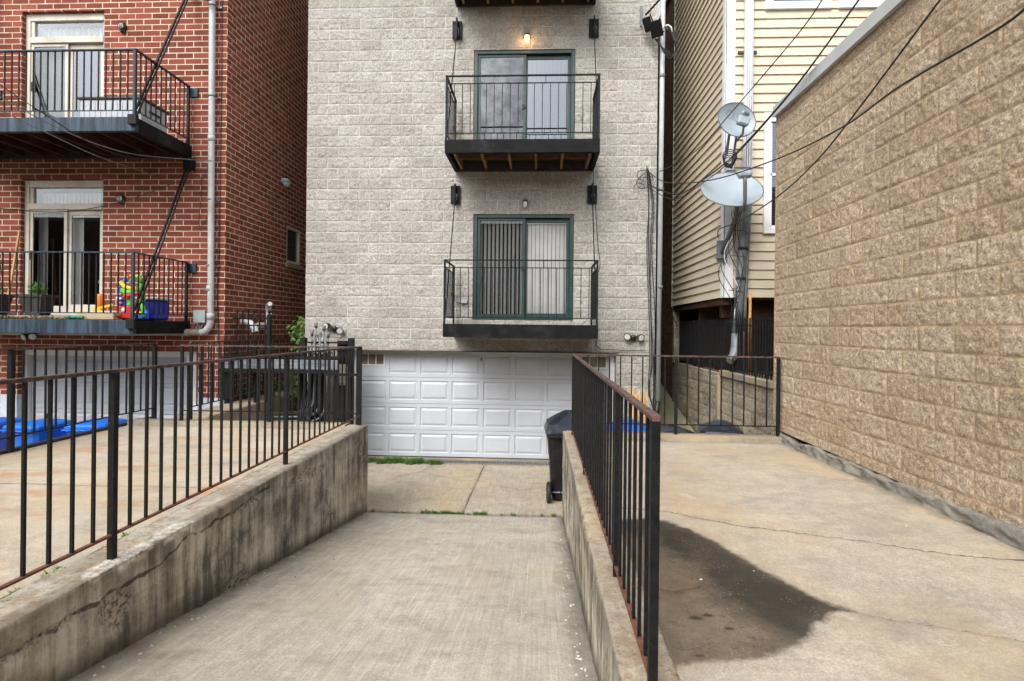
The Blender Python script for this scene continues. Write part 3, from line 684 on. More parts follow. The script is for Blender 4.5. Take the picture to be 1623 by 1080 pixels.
def garage_door(parent, x0, x1, z0, z1, y, rows, cols, wins):
    g = part_empty('garage_door', parent)
    rh = (z1-z0)/rows; cw = (x1-x0)/cols
    for r in range(rows):
        mb = MB(); a = z0+r*rh+.003; b = z0+(r+1)*rh-.003
        # section skin as grid with panel holes
        px = []; 
        for c in range(cols):
            cx0 = x0+c*cw; ww = .031*cw/.6
            X0, X1, Z0, Z1 = cx0+ww, cx0+cw-ww, a+.066, b-.066
            win = (r == rows-1 and c in wins)
            if win: Z0 = Z1-.20; X0 += .045; X1 -= .045
            # surrounding ring
            mb.quad((cx0, y, a), (cx0+cw, y, a), (cx0+cw, y, Z0), (cx0, y, Z0)); mb.quad((cx0, y, Z1), (cx0+cw, y, Z1), (cx0+cw, y, b), (cx0, y, b))
            mb.quad((cx0, y, Z0), (X0, y, Z0), (X0, y, Z1), (cx0, y, Z1)); mb.quad((X1, y, Z0), (cx0+cw, y, Z0), (cx0+cw, y, Z1), (X1, y, Z1))
            if win:
                mb.quad((X0, y, Z0), (X1, y, Z0), (X1, y+.03, Z0), (X0, y+.03, Z0)); mb.quad((X0, y, Z1), (X1, y, Z1), (X1, y+.03, Z1), (X0, y+.03, Z1))
                wn = MB(); t = .022
                wn.box(X0-.018, X1+.018, y-.012, y-.002, Z1, Z1+.02).box(X0-.018, X1+.018, y-.012, y-.002, Z0-.02, Z0)
                wn.box(X0-.018, X0, y-.012, y-.002, Z0, Z1).box(X1, X1+.018, y-.012, y-.002, Z0, Z1)
                for k in (1, 2): wn.box(X0+(X1-X0)*k/3-.007, X0+(X1-X0)*k/3+.007, y-.010, y+.008, Z0, Z1)
                wo = wn.build('window', M['white_trim'], g); continue
            q = [(0, 0), (.012, .016), (.026, .016), (.062, .001)]
            for (i0, d0), (i1, d1) in zip(q[:-1], q[1:]):
                A = [(X0+i0, y+d0, Z0+i0), (X1-i0, y+d0, Z0+i0), (X1-i0, y+d0, Z1-i0), (X0+i0, y+d0, Z1-i0)]
                B = [(X0+i1, y+d1, Z0+i1), (X1-i1, y+d1, Z0+i1), (X1-i1, y+d1, Z1-i1), (X0+i1, y+d1, Z1-i1)]
                for k in range(4): mb.quad(A[k], A[(k+1) % 4], B[(k+1) % 4], B[k])
            mb.quad(*B)
        mb.quad((x0, y, b), (x1, y, b), (x1, y+.03, b), (x0, y+.03, b)); mb.quad((x0, y, a), (x1, y, a), (x1, y+.03, a), (x0, y+.03, a))
        mb.build('door_section', M['gdoor'], g)
    for c in wins:
        cx0 = x0+c*cw; ww = .031*cw/.6+.045; MB().box(cx0+ww, cx0+cw-ww, y+.012, y+.016, z1-.003-.066-.20, z1-.069).build('pane', M['dirty_pane'], g)
    return g
g1 = garage_door(gb, -3.565, 1.335, -1.085, .95, 10.9, 4, 8, (0, 7))
mb = MB().box(-3.565, 1.335, 10.888, 10.925, -1.1, -1.082); mb.build('bottom_seal', M['rubber'], g1)
mb = MB().box(-1.135, -1.115, 10.88, 10.898, .78, .84); mb.build('lock', M['bronze'], g1)
mb = MB().box(-3.565, 1.335, 10.94, 10.97, -1.3, .97); mb.build('backing', M['dark_in'], g1)
mb = MB(); mb.box(-3.698, -3.567, 10.84, 10.97, -1.1, .972, .004).box(1.337, 1.418, 10.84, 10.97, -1.1, .972, .004).box(-3.565, 1.335, 10.84, 10.97, .952, .972); mb.build('door_frame', M['white_trim'], g1)
MBf = MB(); MBf.box(-3.62, -3.585, 10.86, 10.895, -1.09, .94).build('frame_strip', M['cream_trim'], g1)

def slider(parent, D, y, name, kind):
    """green framed two-leaf sliding door in opening D; kind: 'sky', 'blind'"""
    x0, x1, z0, z1 = D; g = part_empty(name, parent); f = M['green_frame']; fw = .075; xm = (x0+x1)/2+.02
    mb = MB(); mb.box(x0+.001, x0+fw, y-.02, y+.13, z0+.001, z1-.001, .005).box(x1-fw, x1-.001, y-.02, y+.13, z0+.001, z1-.001, .005)
    mb.box(x0+fw, x1-fw, y-.02, y+.13, z1-fw*.9, z1-.001, .005).box(x0+fw, x1-fw, y-.02, y+.13, z0+.001, z0+.05, .005); mb.build('frame', f, g)
    a0, a1, b0, b1 = x0+fw+.001, xm, xm+.004, x1-fw-.001; zl, zh = z0+.052, z1-fw*.9-.002
    def leaf(a, b, yy, st, tp, bt, nm):
        m = MB(); m.box(a, a+st, yy, yy+.035, zl, zh, .004).box(b-st, b, yy, yy+.035, zl, zh, .004).box(a+st, b-st, yy, yy+.035, zh-tp, zh, .004).box(a+st, b-st, yy, yy+.035, zl, zl+bt, .004)
        return m.build(nm, f, g)
    L1 = leaf(a0, a1+.02, y+.01, .055, .05, .06, 'screen_leaf'); L2 = leaf(b0-.02, b1, y+.06, .06, .075, .08, 'glass_leaf')
    MB().box(a0+.055, a1-.035, y+.022, y+.026, zl+.06, zh-.05).build('pane', M['glass_screen'] if kind == 'sky' else M['glass_lowscreen'], g)
    MB().box(b0+.04, b1-.06, y+.075, y+.079, zl+.08, zh-.075).build('pane', M['glass_sky'] if kind == 'sky' else M['glass_low'], g)
    MB().box(a1-.05, a1-.02, y-.01, y+.009, (z0+z1)/2-.08, (z0+z1)/2+.03, .004).box(a1-.02, a1+.01, y-.012, y+.009, (z0+z1)/2-.06, (z0+z1)/2-.01, .004).build('handle', M['rubber'], g)
    bl = MB(); n = 22; ya = y+.13; rr = random.Random(4)
    for i in range(n):
        xx = x0+.1+(x1-x0-.2)*(i+.5)/n; left = xx < xm
        w2 = .025 if left else .0345; an = R(20 if left else 8)+rr.uniform(-.07, .07)
        if kind == 'sky' and left: continue
        dx, dy = w2*math.cos(an), w2*math.sin(an); bl.quad((xx-dx, ya-dy, z0+.08), (xx+dx, ya+dy, z0+.08), (xx+dx, ya+dy, z1-.08), (xx-dx, ya-dy, z1-.08), mi=0 if left else 1)
    bl.build('blind', [M['blind'], M['blind_lit']], g)
    MB().box(x0, x1, y+.275, y+.285, z0, z1).build('backing', M['dark_in'], g)
    return g
slider(gb, DU, 10.69, 'sliding_door', 'sky'); slider(gb, DL, 10.69, 'sliding_door', 'blind'); slider(gb, (DT[0], DT[1], DT[2], DT[3]-.96), 10.69, 'sliding_door', 'sky')

def rail_cage(g, x0, x1, yf, yb, zb, zt, gap, picket=.012, post=.032, mid=None, mat=None, bot=.12, sidegap=.13, xposts=(), front_mat=None, mid_support=True):
    """three-sided railing; separate meshes for each element"""
    mat = mat or M['iron']; fm = front_mat or mat
    bx = lambda a, b, c, d, e, f: MB().box(a, b, c, d, e, f)
    h = post/2
    for (px, py) in ((x0, yf), (x1, yf), (x0, yb), (x1, yb)): bx(px-h, px+h, py-h, py+h, zb, zt-.012).build('post', fm if py == yf else mat, g)
    for px in xposts: bx(px-h, px+h, yf-h, yf+h, zb, zt-.012).build('post', fm, g)
    m = MB(); m.box(x0-h-.003, x1+h+.003, yf-h-.003, yf+h+.003, zt-.011, zt+.008).box(x0-h-.003, x0+h+.003, yf+h+.004, yb+h, zt-.011, zt+.008).box(x1-h-.003, x1+h+.003, yf+h+.004, yb+h, zt-.011, zt+.008); m.build('top_rail', fm, g)
    zz = zt-.012
    if mid:
        m = MB(); m.box(x0+h, x1-h, yf-.009, yf+.009, mid, mid+.014).box(x0-.009, x0+.009, yf+h, yb-h, mid, mid+.014).box(x1-.009, x1+.009, yf+h, yb-h, mid, mid+.014); m.build('mid_rail', fm, g); zz = mid-.0005
    m = MB(); m.box(x0+h, x1-h, yf-.009, yf+.009, zb+bot, zb+bot+.014).box(x0-.009, x0+.009, yf+h, yb-h, zb+bot, zb+bot+.014).box(x1-.009, x1+.009, yf+h, yb-h, zb+bot, zb+bot+.014); m.build('bottom_rail', fm, g)
    proto = None; p = picket/2; zl = zb+bot+.0145
    def ad(px, py):
        nonlocal proto
        if proto is None: proto = bx(px-p, px+p, py-p, py+p, zl, zz).build('baluster', mat, g); proto['o'] = 0; ad.o = (px, py); del proto['o']
        else: c = proto.copy(); col.objects.link(c); c.location = (px-ad.o[0], py-ad.o[1], 0)
    n = round((x1-x0)/gap)
    for i in range(1, n):
        px = x0+(x1-x0)*i/n
        if all(abs(px-q_) > .03 for q_ in xposts): ad(px, yf)
    n = round((yb-yf)/sidegap)
    for i in range(1, n): ad(x0, yf+(yb-yf)*i/n); ad(x1, yf+(yb-yf)*i/n)
    if mid and mid_support: bx((x0+x1)/2+.39-.006, (x0+x1)/2+.39+.006, yf-.006, yf+.006, mid+.0145, zt-.0115).build('rail_spacer', mat, g)

def gray_balcony(z, sloped=0, joists=True, plates=True):
    """z: underside of the frame"""
    g = part_empty('balcony', gb); x0, x1, yf, yb = -1.615, .94, 9.5, FY-.035; H = .225; b = M['blackbeam']
    MB().box(x0-.02, x1+.02, yf-.03, yf+.05, z, z+H, .004).build('front_beam', b, g)
    MB().box(x0-.02, x0+.045, yf+.051, yb, z, z+H).build('side_beam', b, g); MB().box(x1-.045, x1+.02, yf+.051, yb, z, z+H).build('side_beam', b, g)
    MB().box(x0+.046, x1-.046, yb-.05, yb, z, z+H-.04).build('rear_beam', M['darksteel'], g)
    MB().box(x0+.046, x1-.046, yf+.051, yb, z+H-.028, z+H-.004).build('deck', M['ply'], g)
    for i in range(6):
        px = x0+.12+(x1-x0-.24)*i/5; MB().box(px-.02, px+.02, yf+.052, yb-.052, z+.03, z+H-.03).build('joist', M['joist'], g)
    MB().box(x0+.05, x1-.05, (yf+yb)/2-.02, (yf+yb)/2+.02, z+.075, z+H-.032).build('blocking', M['ply'], g)
    rail_cage(g, x0+.0, x1-.0, yf+.0, yb-.1, z+H, z+H+1.075, .137, mid=z+H+1.075-.135, bot=.105, sidegap=.12)
    for s_, px in ((-1, x0), (1, x1)):
        MB().box(px-.05 if s_ < 0 else px+.02, px-.02 if s_ < 0 else px+.05, yb-.17, yb+.03, z+H+.52, z+H+.58).build('rail_bracket', M['iron'], g)
        zp = z+2.66
        m = MB().box(px-.09, px+.09, FY-.055, FY-.035, zp-.17, zp+.17, .003).box(px-.012, px+.012, FY-.15, FY-.056, zp-.20, zp+.19)
        for a in (-.065, .065):
            for c in (-.13, .13): m.tube([(px+a, FY-.056, zp+c), (px+a, FY-.068, zp+c)], .012, 6)
        m.build('wall_plate', M['iron'], g)
        MB().tube([(px, FY-.12, zp-.05), (px, FY-.13, zp-.13), (px, yf+.03, z+H-.02)], .0095, 8).build('hanger_rod', M['iron'], g)
        MB().tube([(px+.03, FY-.12, zp-.13), (px+.035, FY-.13, zp-.02), (px, FY-.13, zp+.02), (px-.02, FY-.13, zp-.05)], .007, 6).build('hook', M['galv'], g)
    return g
gray_balcony(4.345); gray_balcony(1.25); gray_balcony(7.44)

# ------------------------------------------------------------------ red brick building
bb = thing('brick_building', (-9, 14, -1.3), 'red brick apartment building with cream framed balcony doors on the left', 'building')
BY = 9.73
BU = (-9.33, -7.80, 4.60, 6.99); BL = (-9.32, -7.79, 1.56, 3.99)
G2 = (-9.35, -6.02, -1.31, .93); G3 = (-13.2, -9.75, -1.31, .93); BT = (-9.33, -7.8, 7.7, 9.9)
mb = MB(); flatwall(mb, 'Y', BY, 1, -14, -5.55, .13, 11, [BU, BL, BT, (G2[0], G2[1], .13, .93), (G3[0], G3[1], .13, .93)], .16); mb.build('wall', M['brick'], bb)
SW = (12.14, 12.86, 2.8, 3.62)
mb = MB(); flatwall(mb, 'X', -5.55, -1, BY, 22, -.2, 11, [SW], .12); mb.build('side_wall', M['brick_side'], bb)
MB().box(-14, -13.2, BY+.002, BY+.2, -1.31, .13).build('foundation', M['paleblue'], bb); MB().box(-9.75, -9.35, BY-.01, BY+.2, -1.31, .13).build('foundation', M['paleblue'], bb)
MB().box(-5.60, -5.538, BY+.301, 22, -1.31, -.05).build('foundation', M['paleblue'], bb); MB().box(-6.02, -5.54, BY-.012, BY+.3, -1.31, .13).build('foundation', M['paleblue'], bb)
mb = MB(); mb.box(-14, -5.5, BY-.05, 22, 11, 11.25, .02).quad((-14, 22, -1.3), (-5.55, 22, -1.3), (-5.55, 22, 11), (-14, 22, 11)).quad((-14, BY, -1.3), (-14, 22, -1.3), (-14, 22, 11), (-14, BY, 11)); mb.build('roof', M['brick'], bb)
mb = MB(); mb.quad((-13.9, 11.2, -1.3), (-5.7, 11.2, -1.3), (-5.7, 11.2, 11), (-13.9, 11.2, 11)); mb.build('interior', M['room'], bb)
g2 = garage_door(bb, -9.27, -6.3, -1.1, .83, 9.93, 4, 5, ())
MB().box(-9.35, -9.272, 9.84, 9.99, -1.2, .93).box(-6.298, -6.19, 9.84, 9.99, -1.2, .93).box(-9.27, -6.3, 9.84, 9.99, .832, .93).build('door_frame', M['white_trim'], g2)
MB().box(-6.188, -6.021, 9.78, 9.9, -1.2, .93).build('door_trim', M['white_trim'], g2)
MB().box(-9.27, -6.3, 9.97, 9.985, -1.3, .83).build('backing', M['dark_in'], g2)
MB().box(-9.0, -8.9, 9.91, 9.928, -.35, -.23).build('lock', M['bronze'], g2)
g3 = garage_door(bb, -13.1, -9.85, -1.1, .83, 9.93, 4, 5, ())
MB().box(-13.2, -13.1, 9.84, 9.99, -1.2, .93).box(-9.85, -9.75, 9.84, 9.99, -1.2, .93).box(-13.1, -9.85, 9.84, 9.99, .832, .93).build('door_frame', M['white_trim'], g3)

def cream_slider(D, curtain):
    x0, x1, z0, z1 = D; g = part_empty('balcony_door', bb); f = M['cream_trim']; y = 9.80; tz = z1-.42; fw = .07
    m = MB(); m.box(x0+.001, x0+fw+.02, y, y+.1, z0, z1-.001, .006).box(x1-fw, x1-.001, y, y+.1, z0, z1-.001, .006).box(x0+fw+.02, x1-fw, y, y+.1, z1-.13, z1-.001, .006)
    m.box(x0+fw+.02, x1-fw, y-.01, y+.1, tz-.11, tz, .006).box(x0+fw+.02, x1-fw, y, y+.1, z0, z0+.09, .006); m.box(x0+fw+.02, x0+fw+.08, y+.02, y+.09, tz, z1-.13); m.build('frame', f, g)
    m = MB(); m.box(x0+fw+.1, x1-fw-.01, y+.05, y+.055, tz, z1-.13); m.build('transom_pane', M['glass_low'], g)
    xm = (x0+x1)/2+.02; zl, zh = z0+.091, tz-.112
    for a, b, yy, nm, gl in ((x0+fw+.022, xm, y+.02, 'screen_leaf', 'glass_lowscreen'), (xm-.03, x1-fw-.002, y+.06, 'glass_leaf', 'glass_sky' if curtain else 'glass_low')):
        m = MB(); s_ = .055 if nm != 'glass_leaf' else .085
        m.box(a, a+s_, yy, yy+.03, zl, zh, .003).box(b-s_, b, yy, yy+.03, zl, zh, .003).box(a+s_, b-s_, yy, yy+.03, zh-s_, zh, .003).box(a+s_, b-s_, yy, yy+.03, zl, zl+s_+.02, .003); o = m.build(nm, f, g)
        MB().box(a+s_, b-s_, yy+.012, yy+.016, zl+s_+.02, zh-s_).build('pane', M[gl], g)
    MB().box(x0+.105, x0+.14, y-.01, y+.02, z0+1.0, z0+1.16, .004).build('handle', M['rubber'], g)
    ya = y+.22; m = MB()
    if curtain:
        n = 90; vs = []; fs = []
        for i in range(n+1):
            xx = x0+.05+(x1-x0-.1)*i/n; yy = ya+.022*math.sin(i*.9)+.01*math.sin(i*2.3); vs += [(xx, yy, z0+.05), (xx, yy, z1-.16)]
            if i: fs.append((2*i-2, 2*i, 2*i+1, 2*i-1))
        m.add(vs, fs, True); m.build('curtain', M['curtain'], g)
    else:
        n = 16
        for i in range(n):
            xx = x0+.08+(x1-x0-.16)*(i+.5)/n
            if .12 < (i+.5)/n < .45 or (i+.5)/n > .62: continue
            m.quad((xx-.035, ya-.012, z0+.1), (xx+.035, ya+.012, z0+.1), (xx+.035, ya+.012, z1-.5), (xx-.035, ya-.012, z1-.5))
        for i in range(16):
            xx = x0+.15+(x1-x0-.25)*i/16; m.quad((xx, ya, tz-.02), (xx+.05, ya+.02, tz-.02), (xx+.05, ya+.02, z1-.18), (xx, ya, z1-.18))
        m.build('blind', M['blind'], g)
        MB().box(x0+.95, x0+1.42, 10.35, 10.8, z0+.62, z0+.67).box(x0+.97, x0+1.02, 10.4, 10.45, z0, z0+.62).build('indoor_table', M['white_trim'], g)
    MB().box(x0, x1, y+1.25, y+1.27, z0, z1).build('backing', M['dark_in'], g)
cream_slider(BU, True); cream_slider(BL, False)
cream_slider(BT, True)
m = MB(); m.box(-5.62, -5.56, 12.14, 12.86, 2.8, 2.86).box(-5.62, -5.56, 12.14, 12.86, 3.56, 3.62).box(-5.62, -5.56, 12.14, 12.2, 2.86, 3.56).box(-5.62, -5.56, 12.8, 12.86, 2.86, 3.56)
wnd = m.build('window', M['cream_trim'], bb); MB().box(-5.60, -5.595, 12.2, 12.8, 2.86, 3.56).build('pane', M['glass_low'], wnd); MB().box(-5.62, -5.50, 12.08, 12.92, 2.7, 2.8, .005).build('sill', M['curb'], wnd)
MB().box(-5.9, -5.89, 12, 13, 2.7, 3.7).build('backing', M['dark_in'], wnd)

def red_balcony(z, H=.22, top=False):
    """z: underside"""
    g = part_empty('balcony', bb); x0, x1, yf, yb = -9.9, -6.2, 8.35, BY-.01
    MB().box(x0-.03, x1+.03, yf-.03, yf+.05, z, z+H, .004).build('front_beam', M['bluebeam'], g)
    MB().box(x1-.05, x1+.03, yf+.051, yb, z, z+H).build('side_beam', M['blackbeam'], g); MB().box(x0-.03, x0+.05, yf+.051, yb, z, z+H).build('side_beam', M['blackbeam'], g)
    MB().box(x0+.051, x1-.051, yb-.05, yb, z, z+H-.04).build('rear_beam', M['darksteel'], g)
    MB().box(x0+.051, x1-.051, yf+.051, yb, z+H-.03, z+H-.002).build('deck', M['darkwood'], g)
    for i in range(9):
        px = x0+.25+(x1-x0-.5)*i/8; MB().box(px-.025, px+.025, yf+.052, yb-.052, z+.03, z+H-.032).build('joist', M['darkwood'], g)
    rail_cage(g, x0, x1, yf, yb-.06, z+H, z+H+1.035, .115, picket=.016, post=.04, bot=.1, sidegap=.118, xposts=(-8.85-.7*0+.0 if False else -8.55,), mat=M['iron'], front_mat=M['bluebeam'])
    for px in (x0+.1, x1+.03):
        MB().box(px-.04, px+.11, BY-.03, BY-.001, z+H+.86, z+H+1.02, .003).build('wall_plate', M['bluebeam'], g)
    for px in (x1, x0):
        MB().bar((px-.02, yf-.05, z+H-.06), (px+.02, BY-.08, z+H+2.78), .028).bar((px+.04, yf-.05, z+H-.06), (px+.075, BY-.08, z+H+2.78), .02).build('brace', M['iron'], g)
        MB().box(px-.05, px+.09, yf-.09, yf-.031, z+H-.13, z+H+.02, .004).build('brace_bracket', M['iron'], g)
        MB().box(px-.05, px+.11, BY-.13, BY-.02, z+H+2.66, z+H+2.86, .004).build('brace_anchor', M['iron'], g)
    return g
red_balcony(4.345, .215); red_balcony(1.26, .21)

# downpipe on the brick wall
dp = thing('downpipe', (-5.73, 9.6, 1.2), 'gray round downpipe with an elbow on the corner of the red brick wall', 'pipe')
px = -5.755; yy = 9.62; r = .052
arc = [(px+.02-.18*(1-math.cos(t)), yy, 1.50-.22*math.sin(t)) for t in [i*math.pi/16 for i in range(9)]]
MB().tube([(px-.03, yy, 11), (px+.02, yy, 1.53)], r, 16, cap=False).build('pipe', M['gray_pipe'], dp)
MB().tube([(px+.02, yy, 1.53)]+arc, r+.004, 16, cap=False).tube([(px+.02, yy, 1.62), (px+.02, yy, 1.50)], r+.01, 16).build('elbow', M['gray_pipe'], dp)
MB().tube([arc[-1], (-7.4, yy, 1.262), (-10.5, yy, 1.245)], r+.002, 14).tube([(-6.1, yy, 1.276), (-6.25, yy, 1.274)], r+.012, 14).build('horizontal_pipe', M['old_pipe'], dp)
for z in (2.45, 3.6, 5.4, 6.98):
    MB().tube([(px-.005, yy, z-.015), (px-.005, yy, z+.015)], r+.007, 16).box(px+.05, px+.12, BY-.04, BY-.001, z-.012, z+.012).build('pipe_clamp', M['galv'], dp)
for z in (4.66, 2.05): MB().tube([(px, yy, z-.05), (px, yy, z+.05)], r+.006, 16).build('pipe_joint', M['gray_pipe'], dp)
eb = thing('electrical_box', (-5.93, BY, 1.45), 'small gray electrical box beside the elbow of the downpipe on red brick', 'electrical box')
MB().box(-6.03, -5.84, 9.62, 9.729, 1.46, 1.66, .008).box(-6.04, -5.83, 9.605, 9.621, 1.45, 1.67, .004).build('box', M['box_gray'], eb)
m = MB(); rr = random.Random(3)
for k in range(7):
    m.tube([(-6.0+.03*k, 9.68, 1.46), (-6.03+.035*k+rr.uniform(-.05, .05), 9.6, 1.38+rr.uniform(-.03, .03)), (-5.98+.02*k, 9.6, 1.31), (-5.9+rr.uniform(-.1, .05), 9.62, 1.33+rr.uniform(-.05, .04))], .006, 6)
m.build('wire', M['cable_gray'], eb)

def bulkhead(x, z, label):
    t = thing('wall_lamp', (x, BY, z), label, 'lamp')
    MB().lathe((x, BY, z), [(0, -.09), (.03, -.088), (.055, -.06), (.06, -.02), (.062, -.001)], 18, 'Y').build('housing', M['bronze'], t)
    MB().lathe((x, BY, z), [(.0, -.101), (.035, -.095), (.045, -.075)], 16, 'Y').build('glass', M['frost'], t)
    m = MB()
    for a in (-.03, 0, .03): m.tube([(x+a, BY-.07, z-.075), (x+a, BY-.112, z-.03), (x+a, BY-.112, z+.03), (x+a, BY-.07, z+.075)], .005, 6)
    m.box(x-.045, x+.045, BY-.05, BY-.002, z-.085, z+.085, .02); m.build('guard', M['bronze'], t)
    for o in [c for c in col.objects if c.parent == t]: o.scale = (1, 1, 1.15)
bulkhead(-7.44, 6.67, 'dark caged bulkhead lamp on red brick beside the upper balcony door')
bulkhead(-7.43, 3.63, 'dark caged bulkhead lamp on red brick beside the lower balcony door')
def jelly(x, z, lit, label):
    t = thing('wall_lamp', (x, FY, z), label, 'lamp')
    MB().lathe((x, FY-.025, z), [(.055, .0), (.055, -.02), (.03, -.03), (.03, -.06)], 16, 'Y').tube([(x, FY-.09, z+.035), (x, FY-.09, z-.005)], .042, 14).tube([(x, FY-.03, z), (x, FY-.1, z+.01)], .025, 10).build('socket', M['bronze'], t)
    MB().lathe((x, FY-.09, z-.09), [(0, -.015), (.025, -.012), (.036, .01), (.038, .085)], 16).build('glass_jar', M['glow'] if lit else M['frost'], t)
    if lit:
        l = bpy.data.objects.new('bulb_light', bpy.data.lights.new('bulb_light', 'POINT')); col.objects.link(l); l.data.energy = 1.3; l.data.color = (1, .55, .25); l.data.shadow_soft_size = .03
        l.parent = t; l.location = (0, -.17, -.06)
jelly(-.30, 6.86, True, 'lit jar lamp glowing orange above the upper green sliding door')
jelly(-.30, 3.77, False, 'unlit jar lamp above the lower green sliding door')
t = thing('outlet_box', (-1.42, FY, 1.9), 'tiny gray outlet box on the gray wall left of the lower green sliding door', 'outlet')
MB().box(-1.49, -1.37, FY-.07, FY-.01, 1.87, 1.94, .006).tube([(-1.49, FY-.03, 1.9), (-1.55, FY-.03, 1.9)], .01, 8).build('box', M['box_gray'], t)

def flood(x, y, z, label, heads):
    t = thing('flood_light', (x, y, z), label, 'lamp')
    MB().box(x-.05, x+.05, y-.05, y+.03, z-.07, z+.02, .008).lathe((x, y-.05, z), [(.0, -.03), (.04, -.025), (.05, 0)], 12, 'Y').build('junction_box', M['bronze'], t)
    for dx, dz, fx in heads:
        c = Vector((x+dx, y-.09, z+dz)); d = Vector((fx, -1, -.35)).normalized()
        m = MB(); m.tube([c-d*.09, c-d*.06, c-d*.01, c+d*.02], [.03, .035, .062, .068], 18, cap=True); m.tube([(x, y-.04, z), c-d*.07], .015, 8)
        h = m.build('lamp_head', M['bronze'], t)
        MB().tube([c+d*.0205, c+d*.026], [.055, .05], 18).build('lens', M['frost'], h)
flood(1.725, FY-.02, 1.27, 'twin head flood light on the gray wall right of the lower balcony', [(-.115, .01, -.4), (.125, -.01, .4)])
flood(-3.9, FY-.02, 1.38, 'weathered twin flood light above the black meter rack on the gray wall', [(-.14, .04, -.3), (.12, -.05, .5)])
flood(-8.9, 9.55, 1.20, 'small black security light hanging under the lower red brick balcony', [(-.07, -.03, -.3), (.08, -.02, .5)])

# gray building corner pipe and cables
t = thing('corner_pipe', (2.2, 10.6, -1), 'slim pale gray pipe running down the right corner of the gray block building', 'pipe')
MB().tube([(2.215, 10.62, 11), (2.19, 10.62, .1)], .045, 14).build('pipe', M['gray_pipe'], t)
MB().tube([(2.19, 10.62, .1), (2.165, 10.62, -.12), (2.13, 10.58, -.25), (2.11, 10.56, -.9)], [.045, .05, .035, .02], 12).build('pipe_end', M['cable'], t)
for z in (6.1, 4.0, 2.2): MB().tube([(2.205, 10.62, z-.03), (2.205, 10.62, z+.03)], .053, 14).build('pipe_collar', M['galv'], t)

def cable(label, pts, r=.008, mat='cable', name='overhead_cable', group=None, sag=0, cat='cable', n=14):
    m = MB(); P = [Vector(p) for p in pts]; out = []
    # catmull-rom
    Q = [P[0]]+P+[P[-1]]
    for i in range(1, len(Q)-2):
        for k in range(n):
            u = k/n; a, b, c, d = Q[i-1], Q[i], Q[i+1], Q[i+2]
            out.append(.5*((2*b)+(c-a)*u+(2*a-5*b+4*c-d)*u*u+(3*b-a-3*c+d)*u*u*u))
    out.append(P[-1]); m.tube(out, r, 7)
    o = m.build(name, M[mat], None); return tag(o, label, cat, group)

# ------------------------------------------------------------------ tan block building on the right
tb = thing('block_building', (6, 3, 0), 'low tan split-face block building with a pale metal coping along the right parking pad', 'building')
splitwall('wall', M['tan_block'], tb, 'X', 3.06, -1, .4, 7.55, 0.14, 4.2, TOU, TOV, (), .017, 14, 0, 8)
m = MB(); m.quad((3.055, -6, .0), (3.055, .4, .0), (3.055, .4, 4.2), (3.055, -6, 4.2)); m.build('wall_extension', M['tan_block'], tb)
m = MB(); m.quad((3.04, 7.55, -1.3), (14, 7.55, -1.3), (14, 7.55, 4.2), (3.04, 7.55, 4.2)).quad((14, -6, 0), (14, 7.55, 0), (14, 7.55, 4.2), (14, -6, 4.2)).quad((3.055, -6, 0), (14, -6, 0), (14, -6, 4.2), (3.055, -6, 4.2)); m.build('rear_wall', M['tan_block_end'], tb)
m = MB()
for a, b in ((-6, -2.6), (-2.597, .5), (.503, 3.55), (3.553, 6.6), (6.603, 7.58)): m.box(3.005, 3.28, a, b, 4.195, 4.335, .006).box(2.998, 3.004, a, b, 4.188, 4.215)
m.build('coping', M['coping'], tb)
MB().quad((3.27, -6, 4.2), (14, -6, 4.2), (14, 7.55, 4.2), (3.27, 7.55, 4.2)).build('roof', M['asphalt'], tb)
# rough parging strip at the foot of the wall
y_ = np.arange(.4, 7.42, .02); s_ = np.linspace(0, 1, 14); yy, ss = np.meshgrid(y_, s_)
topz = PZ(yy)+.10+fbm(yy*2.5, yy*0, 5, 3, .65)*.13
zz = (PZ(yy)-.03)+(topz-PZ(yy)+.03)*np.clip(ss*1.25, 0, 1)
xx = 3.045-.055*(1-.35*ss)-fbm(yy*6, ss*3, 5, 12, .65)*.075; xx = np.where(ss > .82, xx+(ss-.82)*.5, xx)
gridmesh('parging', M['parge'], xx, yy, zz, None, None, tb)

# old block retaining wall, continuing the tan wall line down to the pit
ow = thing('block_retaining_wall', (3.1, 10, -1.2), 'old stained block retaining wall behind the cross railing, below the black picket fence', 'retaining wall')
splitwall('wall', M['old_block'], ow, 'X', 3.08, -1, 7.56, 14.0, -1.25, .66, .1, -1.2, (), .018, 8, 0, 21)
MB().box(3.02, 3.3, 7.58, 9.75, .645, .745, .012).build('coping', M['curb'], ow)
MB().box(3.075, 3.3, 9.76, 14, .5, .68, .01).build('cap', M['ledge'], ow)
MB().box(3.0, 3.08, 9.72, 9.86, -1.2, .66, .02).build('buttress', M['curb'], ow)

# ------------------------------------------------------------------ unseen building across the alley, added so the low windows reflect something dark
ab = thing('added_alley_building', (0, -12, 0), 'unseen dark brick building across the alley, added for the lower balcony doors to reflect', 'building')
m = MB(); flatwall(m, 'Y', -11, -1, -46, 30, 0, 7.2, [(-42+i*4.5, -40.6+i*4.5, z0, z0+1.5) for i in range(15) for z0 in (1.2, 4.4)], .15); m.build('wall', M['dark_brick'], ab)
MB().box(-46, 30, -20, -11.2, -.01, 7.1).build('core', M['dark_brick'], ab); MB().box(-46.1, 30.1, -20, -10.95, 7.2, 7.4).build('parapet', M['curb'], ab)

